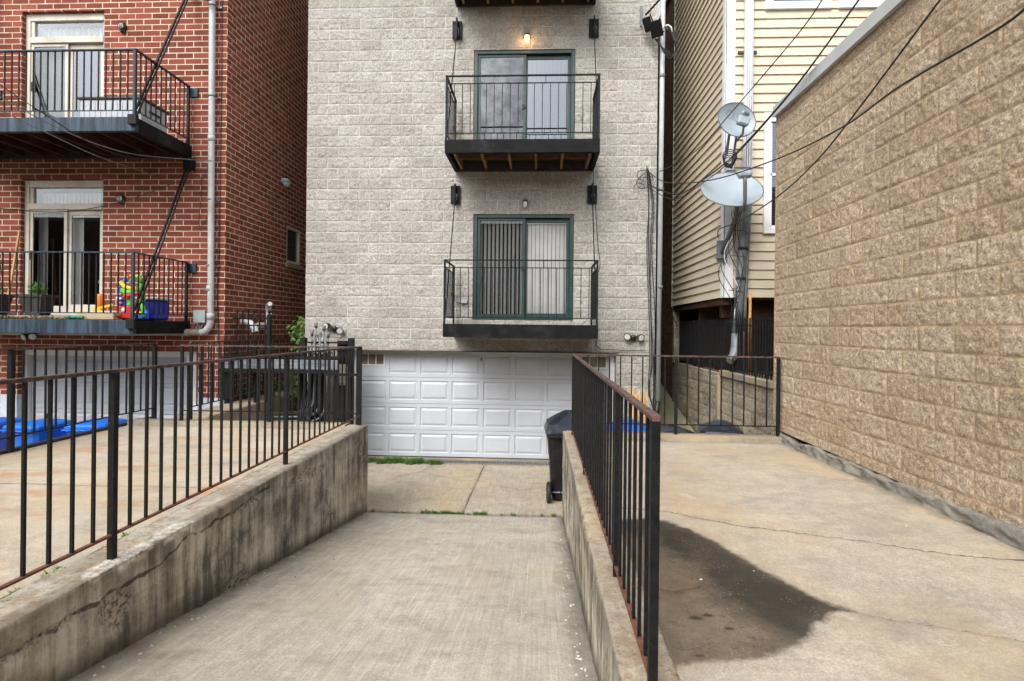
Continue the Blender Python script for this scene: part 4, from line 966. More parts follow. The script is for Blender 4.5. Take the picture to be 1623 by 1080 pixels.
# ------------------------------------------------------------------ cream siding building
sb = thing('siding_building', (5, 12, .7), 'cream clapboard house with white corner boards raised over a dark open underside', 'building')
SX, SY, SZ, LP = 2.985, 9.4, 1.95, .1505
fh = [(3.58, 4.62, 6.60, 8.3), (4.74, 5.8, 6.60, 8.3), (3.58, 4.62, 2.98, 4.9)]
m = MB(); nz = int((10.2-SZ)/LP)
for i in range(nz):
    a = SZ+i*LP; b = a+LP; segs = [(3.115, 9.5)]
    for (x0, x1, z0, z1) in fh:
        if b > z0+.01 and a < z1-.01: segs = [q_ for s0, s1 in segs for q_ in ((s0, min(s1, x0+.02)), (max(s0, x1-.02), s1)) if q_[1]-q_[0] > .01]
        if a < z0 < b: m.add([(x0+.02, SY-.022, a), (x1-.02, SY-.022, a), (x1-.02, SY-.010, z0+.02), (x0+.02, SY-.010, z0+.02)], [(0, 1, 2, 3)])
        if a < z1 < b: m.add([(x0+.02, SY-.012, z1-.02), (x1-.02, SY-.012, z1-.02), (x1-.02, SY-.004, b), (x0+.02, SY-.004, b)], [(0, 1, 2, 3)])
    for s0, s1 in segs: m.add([(s0, SY-.03, a), (s1, SY-.03, a), (s1, SY-.004, b), (s0, SY-.004, b), (s0, SY-.002, a), (s1, SY-.002, a)], [(0, 1, 2, 3), (0, 4, 5, 1)])
m.build('front_siding', M['siding'], sb)
m = MB()
for i in range(nz):
    a = SZ+i*LP; b = a+LP; m.add([(SX-.032, SY+.0, a), (SX-.032, 12.95, a), (SX-.004, 12.95, b), (SX-.004, SY, b), (SX-.002, SY, a), (SX-.002, 12.95, a)], [(0, 1, 2, 3), (0, 4, 5, 1)])
m.build('side_siding', M['siding'], sb)
m = MB(); m.box(2.975-.02, 3.112, SY-.045, SY-.001, SZ-.01, 10.2, .004).box(2.948, 2.974, SY-.045, SY+.10, SZ-.01, 10.2, .004); m.box(2.955, 2.995, 12.951, 12.995, SZ-.02, 10.2); m.build('corner_board', M['white_trim'], sb)
m = MB(); m.box(SX+.01, 9.5, SY+.0, 13.0, SZ-.03, SZ-.003).box(SX+.0, SX+.1, SY+.05, 13.0, SZ-.12, SZ-.031); m.build('floor_underside', M['darkwood'], sb)
m = MB(); m.box(SX, 9.5, SY, 13.0, 10.2, 10.3).box(9.45, 9.5, SY, 13.0, SZ, 10.2); m.build('roof', M['white_trim'], sb)
m = MB(); m.quad((SX+.01, 13.012, -1), (9.5, 13.012, -1), (9.5, 13.012, 10), (SX+.01, 13.012, 10)); m.build('rear_wall', M['dark_brick'], sb)
m = MB(); m.quad((3.12, 11.4, .4), (9.5, 11.4, .4), (9.5, 11.4, SZ-.03), (3.12, 11.4, SZ-.03)).box(3.62, 4.3, 11.3, 11.39, .9, 1.6); m.build('crawlspace_wall', M['dark_brick'], sb)
m = MB(); m.box(3.3, 9.5, 7.6, 13.6, .4, .62); m.build('yard_slab', M['ledge'], sb)
m = MB(); m.box(3.05, 9.5, 9.7, 9.85, 1.62, SZ-.035, .01).box(4.0, 4.16, 9.6, 9.95, .62, 1.62).box(3.55, 4.2, 10.2, 10.35, 1.7, 1.9); m.build('beam', M['darkwood'], sb)
m = MB(); m.box(2.99, 3.11, 12.85, 13.0, .68, SZ-.13, .01); m.build('block_pier', M['old_block'], sb)
def sash(x0, x1, z0, z1):
    f = MB(); y = SY-.03; c = .105
    f.box(x0, x1, y-.03, y+.03, z1-c*1.1, z1+.03, .004).box(x0-.0, x1+.0, y-.035, y+.03, z0, z0+c, .004).box(x0, x0+c, y-.028, y+.03, z0+c, z1-c*1.1, .004).box(x1-c, x1, y-.028, y+.03, z0+c, z1-c*1.1, .004)
    zm = (z0+z1)/2; f.box(x0+c, x1-c, y+.0, y+.04, zm-.02, zm+.02); f.box(x0+c, x0+c+.03, y+.0, y+.04, z0+c, z1-c).box(x1-c-.03, x1-c, y+.0, y+.04, z0+c, z1-c).box(x0+c, x1-c, y, y+.04, z0+c, z0+c+.03)
    o = f.build('window', M['white_trim'], sb)
    MB().box(x0+c, x1-c, y+.03, y+.035, z0+c, zm).build('pane', M['glass_sky'], o); MB().box(x0+c, x1-c, y+.015, y+.02, zm, z1-c).build('pane', M['glass_sky'], o)
    b = MB(); n = int((z1-z0)/.045)
    for i in range(n): zc = z0+c+.03+i*.045; b.quad((x0+c, y+.06, zc), (x1-c, y+.06, zc), (x1-c, y+.075, zc+.036), (x0+c, y+.075, zc+.036))
    b.build('blind', M['blind'], o)
    MB().box(x0+.01, x1-.01, y+.12, y+.13, z0+.01, z1-.01).build('backing', M['dark_in'], o)
for q_ in fh: sash(*q_)
bw_ = thing('brown_brick_building', (3.2, 18, -1), 'brown brick building glimpsed in the gap between the gray block building and the cream house', 'building')
m = MB(); m.add([(3.06, 13.02, -1), (3.06, 26, -1), (3.06, 26, 9.45), (3.06, 13.02, 9.45)], [(0, 1, 2, 3)]); m.quad((3.06, 13.02, -1), (3.06, 13.02, 9.4), (9, 13.02, 9.4), (9, 13.02, -1)); m.build('wall', M['brown_brick'], bw_)
MB().box(3.0, 9, 13.015, 26, 9.4, 9.52, .01).build('coping', M['darksteel'], bw_)
MB().tube([(2.99, 12.93, 9.2), (2.99, 12.93, 1.75), (3.01, 12.7, 1.6)], .018, 8).build('conduit', M['old_pipe'], bw_)

# downspout on the cream house, cables strapped round it
ds = thing('downspout', (3.3, 9.3, .9), 'white and galvanised downspout running down the corner of the cream house', 'pipe')
m = MB(); m.box(3.235, 3.36, 9.24, 9.345, 4.0, 10.2, .012)
for k in (3.262, 3.298, 3.333): m.tube([(k, 9.238, 4.0), (k, 9.238, 10.2)], .008, 6)
m.build('upper_pipe', M['white_alu'], ds)
MB().tube([(3.28, 9.28, 4.02), (3.24, 9.26, 3.1), (3.17, 9.22, 2.0), (3.12, 9.2, 1.35)], .07, 20).tube([(3.12, 9.2, 1.36), (3.11, 9.19, 1.15), (3.07, 9.15, 1.02), (2.98, 9.08, .93)], [.073, .078, .074, .06], 20).build('lower_pipe', M['galv'], ds)
MB().tube([(3.37, 9.33, 3.8), (3.33, 9.3, 3.0), (3.27, 9.26, 1.9), (3.26, 9.25, 1.4)], .03, 12).build('conduit', M['galv'], ds)
for z, x in ((2.24, 3.19), (2.72, 3.22), (6.1, 3.30)):
    MB().tube([(x, 9.23, z-.02), (x, 9.23, z+.02)], .078, 20).build('strap', M['rubber'], ds) if z < 5 else MB().box(3.15, 3.45, 9.345, 9.375, 5.89, 5.93).build('strap', M['bronze'], ds)
rp = thing('gas_pipe', (3.2, 9.1, .7), 'pair of thin orange rusted pipes standing behind the black picket fence', 'pipe')
MB().tube([(3.20, 9.12, .7), (3.20, 9.12, 1.32), (3.21, 9.12, 1.4)], .02, 10).build('pipe', M['rustpipe'], rp); MB().tube([(3.30, 9.12, .7), (3.30, 9.12, 2.0)], .022, 10).build('pipe', M['rustpipe'], rp)

def dish(loc, rx, rz, tilt, yaw, label, text=None):
    t = thing('satellite_dish', (0, 0, 0), label, 'satellite dish', 'satellite dishes on the corner of the cream house')
    n, k = 40, 8; vs = [(0, 0, 0)]; 
    for j in range(1, k+1):
        q_ = j/k
        for i in range(n):
            a = 2*math.pi*i/n; vs.append((rx*q_*math.cos(a), -.09*q_*q_*rx/.3, rz*q_*math.sin(a)))
    fs = [(0, 1+(i+1) % n, 1+i) for i in range(n)]+[(1+(j-1)*n+i, 1+(j-1)*n+(i+1) % n, 1+j*n+(i+1) % n, 1+j*n+i) for j in range(1, k) for i in range(n)]
    m = MB(); m.add(vs, fs, True)
    m.add([(x, y+.012, z) for x, y, z in vs], [f[::-1] for f in fs], True); m.build('reflector', M['dish'], t)
    m = MB(); m.tube([(rx*math.cos(2*math.pi*i/n), -.09*rx/.3+.006, rz*math.sin(2*math.pi*i/n)) for i in range(n+1)], .009, 6); m.build('rim', M['dishdark'], t)
    if text:
        cu = bpy.data.curves.new('txt', 'FONT'); cu.body = text; cu.size = .26*rx/.3; cu.align_x = 'CENTER'; cu.extrude = .001; cu.offset = -.004; cu.space_character = .85
        ob = bpy.data.objects.new('tmp', cu); col.objects.link(ob); bpy.context.view_layer.update()
        me = bpy.data.meshes.new_from_object(ob.evaluated_get(bpy.context.evaluated_depsgraph_get())); bpy.data.objects.remove(ob)
        for v in me.vertices:
            x, y = v.co.x, v.co.y+.03; rr_ = min(1, math.hypot(x/rx, y/rz)); v.co = (x, -.09*rr_*rr_*rx/.3-.003-v.co.z, y)
        me.materials.clear(); me.materials.append(M['letter']); lo = bpy.data.objects.new('lettering', me); col.objects.link(lo); lo.parent = t
    return t
def finish(t, loc, e):
    t.location = loc; t.rotation_euler = e
d1 = dish(None, .30, .265, 0, 0, 'upper round pale gray satellite dish in front of the white downspout', 'dish')
m = MB(); m.tube([(.10, .0, -.28), (.085, -.20, -.26), (.03, -.30, -.19)], .017, 8); m.build('arm', M['dishdark'], d1)
m = MB(); m.box(-.085, .085, -.36, -.26, -.20, -.06, .02).box(-.06, .06, -.375, -.3, -.06, .0, .02); m.build('receiver', M['dish'], d1)
MB().box(-.04, .04, -.384, -.374, -.045, -.012, .003).build('receiver_cap', M['dishdark'], d1)
m = MB(); m.tube([(0, .02, -.05), (.02, .14, -.12), (.06, .18, -.45)], .022, 10); m.build('mast', M['galv'], d1)
finish(d1, (2.935, 8.85, 4.60), (R(-5), R(14), R(8)))
d2 = dish(None, .455, .44, 0, 0, 'lower wide satellite dish tilted skyward on a mast, cut by overhead cables')
m = MB(); m.tube([(.06, -.06, -.46), (.06, -.20, -.42), (.05, -.42, -.30), (.05, -.52, -.22)], .027, 10); m.build('arm', M['dishdark'], d2)
m = MB(); m.box(-.05, .15, -.56, -.46, -.26, -.13, .025); m.build('receiver', M['dish'], d2)
finish(d2, (2.90, 8.9, 3.48), (R(-42), R(-5), R(0)))
t = thing('dish_mast', (3.0, 9.2, 2.5), 'short dark mast and wall bracket carrying the lower satellite dish', 'mast')
MB().tube([(3.02, 8.9, 3.45), (3.02, 8.95, 3.2), (2.90, 9.26, 2.66)], .03, 12).build('pole', M['dishdark'], t); MB().box(2.84, 2.97, 9.28, 9.355, 2.52, 2.86, .008).box(2.79, 2.98, 9.25, 9.279, 2.56, 2.60, .005).build('wall_bracket', M['dishdark'], t)
t = thing('dish_mast', (3.1, 9.2, 4.0), 'small dark foot bracket on the white corner board under the upper satellite dish', 'mast')
MB().tube([(3.03, 9.0, 4.5), (3.04, 9.2, 4.16), (3.03, 9.25, 4.0)], .018, 10).build('pole', M['dishdark'], t); MB().box(2.98, 3.12, 9.31, 9.354, 3.84, 4.0, .008).box(3.0, 3.09, 9.24, 9.30, 3.9, 3.96, .005).build('wall_bracket', M['galv'], t)

# black picket fence on the old wall
pf = thing('picket_fence', (3.13, 7.6, .7), 'black iron picket fence on top of the old block retaining wall under the cream house', 'fence')
X0 = 3.12; y0, y1 = 7.62, 13.4
MB().box(X0-.014, X0+.014, y0, y1, 1.47, 1.495).build('top_rail', M['iron'], pf); MB().box(X0-.014, X0+.014, y0, y1, .80, .825).build('bottom_rail', M['iron'], pf)
pk = None; k = 0; yv = y0+.05
while yv < y1:
    if pk is None: pk = MB().box(X0-.035, X0-.0145, yv-.009, yv+.009, .755, 1.60).build('picket', M['iron'], pf); k0 = yv
    else: c = pk.copy(); col.objects.link(c); c.location.y = pk.location.y+yv-k0
    yv += .098
for i, yv in enumerate((9.33, 11.6)): MB().box(X0-.05, X0+.02, yv-.035, yv+.035, .70, 1.62, .006).build('post', M['iron'], pf)

# spear-topped gate in the left passage
gt = thing('iron_gate', (-5.2, 9.95, .1), 'black wrought iron gate with spear tips and a ball topped post in the left passage', 'gate')
for i in range(6):
    x = -5.44+i*.103; m = MB().box(x-.009, x+.009, 9.941, 9.959, .15, 1.62); m.lathe((x, 9.95, 1.62), [(.006, 0), (.02, .012), (.008, .03), (.014, .04), (.0, .085)], 8)
    m.build('picket', M['iron'], gt)
for z in (.22, 1.40, 1.52): MB().box(-5.53, -4.87, 9.9595, 9.975, z, z+.025).build('rail', M['iron'], gt)
m = MB().box(-4.885, -4.82, 9.92, 9.985, .045, 1.60, .006); m.lathe((-4.852, 9.952, 1.60), [(.04, 0), (.04, .012), (.012, .02), (.03, .045), (.034, .065), (.022, .09), (0, .1)], 12); m.build('post', M['iron'], gt)

# white plastic vent pipe on the brick side wall
vp = thing('vent_pipe', (-5.5, 11, 1.3), 'white plastic vent pipe with an upturned elbow on the red brick side wall', 'vent pipe')
MB().tube([(-5.55, 10.9, 1.42), (-5.42, 10.9, 1.42), (-5.33, 10.85, 1.46), (-5.30, 10.83, 1.55), (-5.30, 10.83, 1.72), (-5.27, 10.78, 1.80), (-5.2, 10.68, 1.83)], .055, 14, cap=False).tube([(-5.30, 10.83, 1.56), (-5.30, 10.83, 1.66)], .064, 14).build('upper_pipe', M['white_trim'], vp)
MB().tube([(-5.55, 10.3, 1.48), (-5.45, 10.3, 1.48), (-5.36, 10.28, 1.45), (-5.28, 10.26, 1.36), (-5.26, 10.25, 1.29)], .06, 14, cap=False).tube([(-5.2, 10.68, 1.83), (-5.198, 10.677, 1.831)], .04, 12).build('lower_pipe', M['white_trim'], vp)
t = thing('security_camera', (-5.5, 11.9, 4.5), 'small gray dome fixture high on the red brick side wall', 'camera')
MB().lathe((-5.46, 11.9, 4.45), [(0, -.07), (.06, -.05), (.08, 0), (.085, .03)], 16).box(-5.55, -5.40, 11.83, 11.97, 4.48, 4.56, .02).build('housing', M['box_gray'], t)

# timber beam platform and meter rack
tp_ = thing('timber_platform', (-4.6, 9.6, .6), 'weathered gray timber platform edge crossing behind the left cross railing', 'platform')
MB().box(-5.95+.42, -3.45, 9.55, 9.62, .66, .83, .01).build('fascia', M['graywood'], tp_)
MB().box(-5.5, -3.45, 9.56, 10.1, .831, .87, .006).build('planks', M['blackbeam'], tp_); MB().box(-5.53, -3.42, 9.53, 9.56, .60, .655).build('lower_rail', M['iron'], tp_)
MB().box(-3.44, -2.84, 8.9, 8.93, .62, .66).build('side_rail', M['iron'], tp_)
for x in (-5.45, -3.5): MB().box(x-.03, x+.03, 9.63, 9.69, -1.2, .66).build('leg', M['iron'], tp_)
mr = thing('meter_rack', (-3.9, 9.9, -1.15), 'black meter rack with bent gray conduits at the left corner of the gray building', 'utility rack')
for x in (-4.30, -3.42): MB().box(x-.05, x+.05, 10.1, 10.2, -1.15, 1.20, .008).build('post', M['iron'], mr)
MB().box(-3.72, -3.50, 10.05, 10.12, -1.1, .35, .01).build('panel', M['blackbin'], mr); MB().box(-4.24, -3.95, 10.22, 10.28, -1.1, .9, .01).build('panel', M['blackbin'], mr)
MB().box(-3.70, -3.47, 10.2, 10.34, .72, 1.15, .01).build('meter_box', M['blackbeam'], mr); MB().box(-4.24, -3.48, 10.12, 10.15, 1.10, 1.13).build('rail', M['iron'], mr)
rr = random.Random(8)
for i, x in enumerate((-4.06, -3.96, -3.86)):
    zb = -.18-.075*i; pts = [(x, 10.05, 1.28-.03*i), (x, 10.05, zb+.28)]+[(x-.25*(1-math.cos(a)), 10.05, zb+.28-.25*math.sin(a)) for a in (.4, .8, 1.2, 1.57)]+[(-4.9, 10.0, zb+.02), (-5.2+.05*i, 9.4, zb-.05)]
    MB().tube(pts, .019, 10).tube([(x, 10.05, .9), (x, 10.05, .98)], .026, 10).build('conduit', M['galv'], mr)
for i in range(5):
    x = -4.15+.075*i; z = 1.25+rr.uniform(-.04, .16); MB().tube([(x, 10.15, .85), (x, 10.15, z)], .014, 8).tube([(x, 10.15, z-.02), (x+.01, 10.13, z+.07)], [.026, .03], 8).build('conduit_head', M['galv'] if i % 2 else M['dishdark'], mr)
m = MB()
for i in range(16):
    x = rr.uniform(-4.2, -3.45); z = rr.uniform(.85, 1.25); m.tube([(x, 10.3, z), (x+rr.uniform(-.1, .1), 10.2, z+rr.uniform(-.12, .06)), (x+rr.uniform(-.15, .15), 10.25, z-rr.uniform(.05, .3))], .008, 6)
m.build('loose_wire', M['cable'], mr)
m = MB()
for i in range(7): m.tube([(-4.25+.04*i, 10.1, .4), (-4.3+.03*i, 10.0, -.3), (-4.42+.02*i, 9.9, -.9)], .012, 6)
m.build('black_hose', M['cable'], mr)

# ------------------------------------------------------------------ overhead cables
cable('thin black overhead cable crossing highest over the cream siding', [(2.897, 6, 4.875), (2.857, 6.6, 4.741), (2.546, 8.4, 4.346), (2.469, 9, 4.27), (2.328, 9.7, 4.25), (2.109, 10.6, 4.30)], .007)
cable('thicker twin overhead cable crossing beside the upper satellite dish', [(3.052, 5.6, 4.637), (2.949, 6.8, 4.266), (2.753, 8.2, 3.93), (2.523, 8.9, 3.76), (2.30, 9.8, 3.72), (1.95, 10.6, 4.101)], .010)
cable('second strand of the twin overhead cable beside the upper satellite dish', [(3.03, 5.6, 4.61), (2.93, 6.8, 4.23), (2.74, 8.2, 3.89), (2.51, 8.9, 3.70), (2.25, 9.8, 3.64), (1.95, 10.6, 4.05)], .007)
cable('black overhead cable sagging across the tan block wall to the gray building', [(2.648, 3.2, 3.23), (2.68, 3.45, 3.20), (2.793, 4.6, 3.33), (2.88, 5.6, 3.37), (2.837, 7, 3.485), (2.549, 8.6, 3.655), (2.165, 9.8, 3.918), (1.994, 10.6, 4.30)], .0085)
cable('steep black cable running down the tan block wall to the dish mast', [(2.854, 4.2, 3.817), (2.9, 5.6, 3.372), (2.92, 6.3, 3.20), (2.882, 7.1, 3.05), (2.93, 8.6, 3.03), (2.865, 9.3, 3.04), (2.861, 9.33, 2.9)], .008)
gp = 'thin cables across the red brick balconies'
cable('upper thin cable slanting across the underside of the upper brick balcony', [(-6.583, 6.5, 4.316), (-6.575, 7, 4.209), (-6.493, 8, 4.0), (-6.5, 8.9, 4.1), (-6.022, 9.6, 4.302)], .006, 'cable', group=gp)
cable('middle thin cable slanting below the upper brick balcony to the downpipe', [(-6.582, 6.5, 4.164), (-6.499, 7.4, 4.03), (-6.517, 8.6, 4.10), (-6.071, 9.5, 4.262), (-5.70, 9.56, 4.257)], .006, 'cable_gray', group=gp)
cable('lowest thin cable under the upper brick balcony ending on the bricks', [(-6.58, 6.5, 3.997), (-6.722, 7.5, 3.989), (-6.847, 8.5, 3.996), (-6.814, 9.7, 4.041)], .006, 'cable_gray', group=gp)
cable('thin cable passing in front of the lower brick balcony door and lamp', [(-7.072, 7, 2.892), (-7.013, 8, 3.05), (-6.509, 8.6, 3.351), (-6.012, 9.5, 3.968), (-5.9, 9.6, 3.94), (-5.794, 9.6, 4.192)], .006, group=gp)
cable('black cable looping down the bricks beside the gray downpipe', [(-5.95, 9.66, 3.95), (-5.97, 9.68, 3.6), (-6.0, 9.68, 3.2), (-5.93, 9.68, 3.15), (-5.83, 9.68, 3.4), (-5.82, 9.66, 3.75)], .006)
cable('thin black cable dropping straight down beside the downpipe to the ground', [(-5.64, 9.71, 9), (-5.64, 9.71, 5), (-5.65, 9.71, 2.6), (-5.67, 9.71, 2), (-5.64, 9.71, 1.2), (-5.64, 9.71, .2)], .006)
for i in range(3):
    a = i*.35; cable(['outer', 'middle', 'inner'][i]+' loop of the coiled black cable on the downpipe at the top edge', [(-5.97+.03*i, 9.5, 7.35), (-5.98+.03*i, 9.48, 7.15), (-5.86, 9.46, 7.0+.03*i), (-5.70, 9.46, 6.98+.03*i), (-5.58-.02*i, 9.48, 7.08), (-5.55, 9.5, 7.35)], .011)
cable('slack black cable hanging from the right hanger plate past the lower balcony', [(.96, 10.5, 4.8), (.95, 10.5, 4.0), (.992, 10.52, 3.717), (1.05, 10.54, 2.956), (1.09, 10.54, 2.605), (1.03, 10.52, 2.253), (1.04, 10.58, 1.4), (1.07, 10.58, 1.08), (1.386, 10.6, 1.03), (1.96, 10.6, 1.03)], .007)
gq = 'black cables down the right corner of the gray building'
for i in range(4):
    rr = random.Random(i+20); dx = .03*i
    cable(['leftmost', 'second', 'third', 'rightmost'][i]+' of the black cables hanging down the right corner of the gray block wall', [(1.93+dx*.4, 10.58, 4.42-.02*i), (1.96+dx+rr.uniform(-.02, .02), 10.58, 3.7), (1.95+dx, 10.58, 2.9), (2.0+dx+rr.uniform(-.03, .02), 10.58, 1.7), (2.02+dx, 10.57, .9), (1.99+dx+rr.uniform(-.05, .03), 10.55, .3), (2.08, 10.52, -.05), (2.16, 10.45, -.7-.08*i)], .008, group=gq)
m = MB(); rr = random.Random(2)
for i in range(7):
    c = (1.86+rr.uniform(-.08, .1), 10.56, 4.12+rr.uniform(-.12, .15)); r_ = rr.uniform(.06, .14)
    m.tube([(c[0]+r_*math.cos(a), c[1]-.02*i*.5, c[2]+r_*.9*math.sin(a)) for a in [k*math.pi/9 for k in range(int(rr.uniform(9, 18)))]], .006, 6)
tag(m.build('cable_tangle', M['cable']), 'tangle of thin black cable loops fixed to the right edge of the gray wall', 'cable')
sv = thing('cable_bracket', (1.82, FY, 7.2), 'wall bracket with black splice boxes and looped cables, top right of the gray wall', 'cable bracket')
MB().box(1.79, 1.83, FY-.06, FY-.03, 7.02, 7.40, .004).build('bracket', M['galv'], sv)
def rbox(c, e, s_, nm, mt):
    o = MB().box(-s_[0]/2, s_[0]/2, -s_[1]/2, s_[1]/2, -s_[2]/2, s_[2]/2, .012).build(nm, M[mt], sv, off=(0, 0, 0)); o.location = Vector(c)-sv.location; o.rotation_euler = e
rbox((1.90, 10.45, 6.97), (R(10), R(-22), R(10)), (.13, .1, .24), 'splice_box', 'blackbeam'); rbox((2.04, 10.36, 6.84), (R(15), R(-26), R(25)), (.20, .12, .28), 'splice_box', 'blackbeam')
m = MB()
for i in range(4):
    k = i*.02; P = [(1.93, 10.4, 7.13), (2.0, 10.4, 6.95), (2.13+k, 10.4, 6.8), (2.2, 10.4, 6.92-k), (2.32+k, 10.4, 6.78), (2.40, 10.4, 6.55-k*2), (2.38-k, 10.4, 6.38), (2.28, 10.4, 6.32+k*2), (2.17, 10.4, 6.45+k), (2.08-k, 10.4, 6.68)]
    m.tube(P, .011, 7)
m.build('cable_loop', M['cable'], sv)
MB().tube([(2.19, 10.4, 6.9), (2.25, 10.4, 6.93), (2.31, 10.4, 6.89), (2.33, 10.4, 6.8)], .014, 8).build('white_cable', M['white_trim'], sv)
m = MB(); P0_, P1_ = Vector((1.87, 10.5, 7.17)), Vector((2.7, 8.2, 7.3))
for s_ in range(3): m.tube([P0_.lerp(P1_, i/60)+Vector((.012*math.cos(i*.9+s_*2.1), 0, .012*math.sin(i*.9+s_*2.1)))+Vector((0, 0, -.25*math.sin(math.pi*i/60*.5)*0)) for i in range(61)], .010, 6)
tag(m.build('overhead_cable', M['cable']), 'thick twisted service cable leading up from the bracket with the black splice boxes', 'cable')
m = MB(); rr = random.Random(5)
for i in range(6):
    x = 3.02+.03*i; m.tube([(x-.02+.13*math.sin(k*.33+i*.8)*math.sin(math.pi*k/24)*(1.2-.1*i)-.05*math.sin(math.pi*k/24), 9.12-.004*i, 3.3-1.7*k/24) for k in range(25)], .006, 6, mi=0 if i != 2 else 1)
for z in (3.0, 2.6, 2.05, 1.55): m.tube([(3.2-.09+.11*math.cos(a)+(z-2)*.05, 9.2-.1*math.sin(a)-.02, z+.05*a/3.14-.05) for a in [k*math.pi/10 for k in range(-2, 12)]], .006, 6)
tag(m.build('cable_tangle', [M['cable'], M['white_trim']]), 'black and white cables wound round the galvanised downspout below the dishes', 'cable')
m = MB()
for i in range(5): r_ = .085+.008*i; m.tube([(2.99+r_*math.cos(a)*.95, 9.25-.01*i, 4.10+.02*i+r_*math.sin(a)) for a in [k*math.pi/12 for k in range(25)]], .007, 6)
tag(m.build('cable_coil', M['cable']), 'small black cable coil hung on the white corner board between the two dishes', 'cable')

# ------------------------------------------------------------------ carts
def cart(label, loc, rz, cm, lm, group, dome=1.):
    t = thing('wheeled_cart', (0, 0, 0), label, 'garbage cart', group)
    # local: back (wheel side) faces -Y, height 1.02 at rim
    def ring(w_, d_, z, yo=0, c=.05): return [(-w_+c, -d_+yo, z), (w_-c, -d_+yo, z), (w_, -d_+c+yo, z), (w_, d_-c+yo, z), (w_-c, d_+yo, z), (-w_+c, d_+yo, z), (-w_, d_-c+yo, z), (-w_, -d_+c+yo, z)]
    R_ = [ring(.21, .22, .03), ring(.225, .235, .10), ring(.23, .24, .25), ring(.245, .26, .60), ring(.252, .268, .62), ring(.255, .272, .68), ring(.275, .30, .95), ring(.29, .315, .955), ring(.292, .32, 1.0)]
    vs = [p for r_ in R_ for p in r_]; fs = [(j*8+i, j*8+(i+1) % 8, (j+1)*8+(i+1) % 8, (j+1)*8+i) for j in range(len(R_)-1) for i in range(8)]+[tuple(range(7, -1, -1)), tuple(range(64, 72))]
    MB().add(vs, fs).build('body', M[cm], t, (0, 0, 0))
    L_ = [ring(.305, .335, 1.004, 0, .06), ring(.305, .335, 1.035, 0, .06), ring(.275, .31, 1.035+.095*dome, 0, .07), ring(.14, .2, 1.035+.19*dome, .02, .07), ring(.06, .12, 1.035+.235*dome, .02, .03)]
    vs = [p for r_ in L_ for p in r_]; fs = [(j*8+i, j*8+(i+1) % 8, (j+1)*8+(i+1) % 8, (j+1)*8+i) for j in range(len(L_)-1) for i in range(8)]+[tuple(range(7, -1, -1)), tuple(range(32, 40))]
    MB().add(vs, fs).build('lid', M[lm], t, (0, 0, 0))
    m = MB(); m.tube([(-.25, -.30, .97), (-.25, -.385, .99), (.25, -.385, .99), (.25, -.30, .97)], .014, 8)
    for x in (-.16, 0, .16): m.box(x-.012, x+.012, -.40, -.30, .965, 1.01, .004)
    m.build('handle', M[cm], t, (0, 0, 0))
    MB().tube([(-.29, -.25, .15), (.29, -.25, .15)], .011, 10).build('axle', M['galv'], t, (0, 0, 0))
    for x in (-.262, .262):
        w_ = MB().lathe((x, -.25, .15), [(.06, -.023), (.135, -.025), (.15, -.015), (.15, .015), (.135, .025), (.06, .023)], 22, 'X').build('wheel', M['rubber'], t, (0, 0, 0))
        MB().lathe((x, -.25, .15), [(.0, -.022), (.062, -.022), (.062, .022), (0, .022)], 14, 'X').build('hub', M[cm], w_, (0, 0, 0))
    m = MB()
    for x in (-.12, -.03, .06, .15): m.box(x-.006, x+.006, -.262, -.225, .08, .24)
    m.build('axle_rib', M[cm], t, (0, 0, 0)); t.location = loc; t.rotation_euler = (0, 0, R(rz)); return t
cart('tall black wheeled cart with a domed lid standing at the end of the narrow wall', (.46, 8.63, -1.145), 2, 'blackbin', 'binlid', None, 1.15).scale = (1.22, 1.05, 1)
gB = 'blue carts in the sunken drive'
cart('leftmost blue wheeled cart behind the left railing', (-8.45, 8.35, -1.16), 8, 'bluebin', 'bluebin', gB, .25); cart('middle blue wheeled cart behind the left railing', (-7.62, 8.3, -1.16), -6, 'bluebin', 'bluebin', gB, .25); cart('rightmost blue wheeled cart in front of the white garage door of the brick building', (-6.82, 8.45, -1.16), 4, 'bluebin', 'bluebin', gB, .25)
cart('blue wheeled cart with its lid just above the curb behind the right cross railing', (1.28, 8.3, -1.10), -4, 'bluebin', 'bluebin', None, .7)
cart('black wheeled cart with a low lid left of the old block wall', (1.87, 8.05, -1.11), 12, 'blackbin', 'binlid', None, .6)
cart('black wheeled cart jammed against the old block wall behind the railing', (2.56, 8.15, -1.09), -14, 'blackbin', 'binlid', None, .8)
lm = thing('lumber_offcuts', (1.65, 9.5, -1.1), 'pale raw lumber offcuts leaning upright by the right corner of the gray building', 'lumber')
for i in range(5): x = 1.55+.062*i; MB().bar((x, 9.3, -1.1), (x+.01, 9.75, .42-.05*((i*2) % 3)), .045).build('board', M['freshwood'], lm)

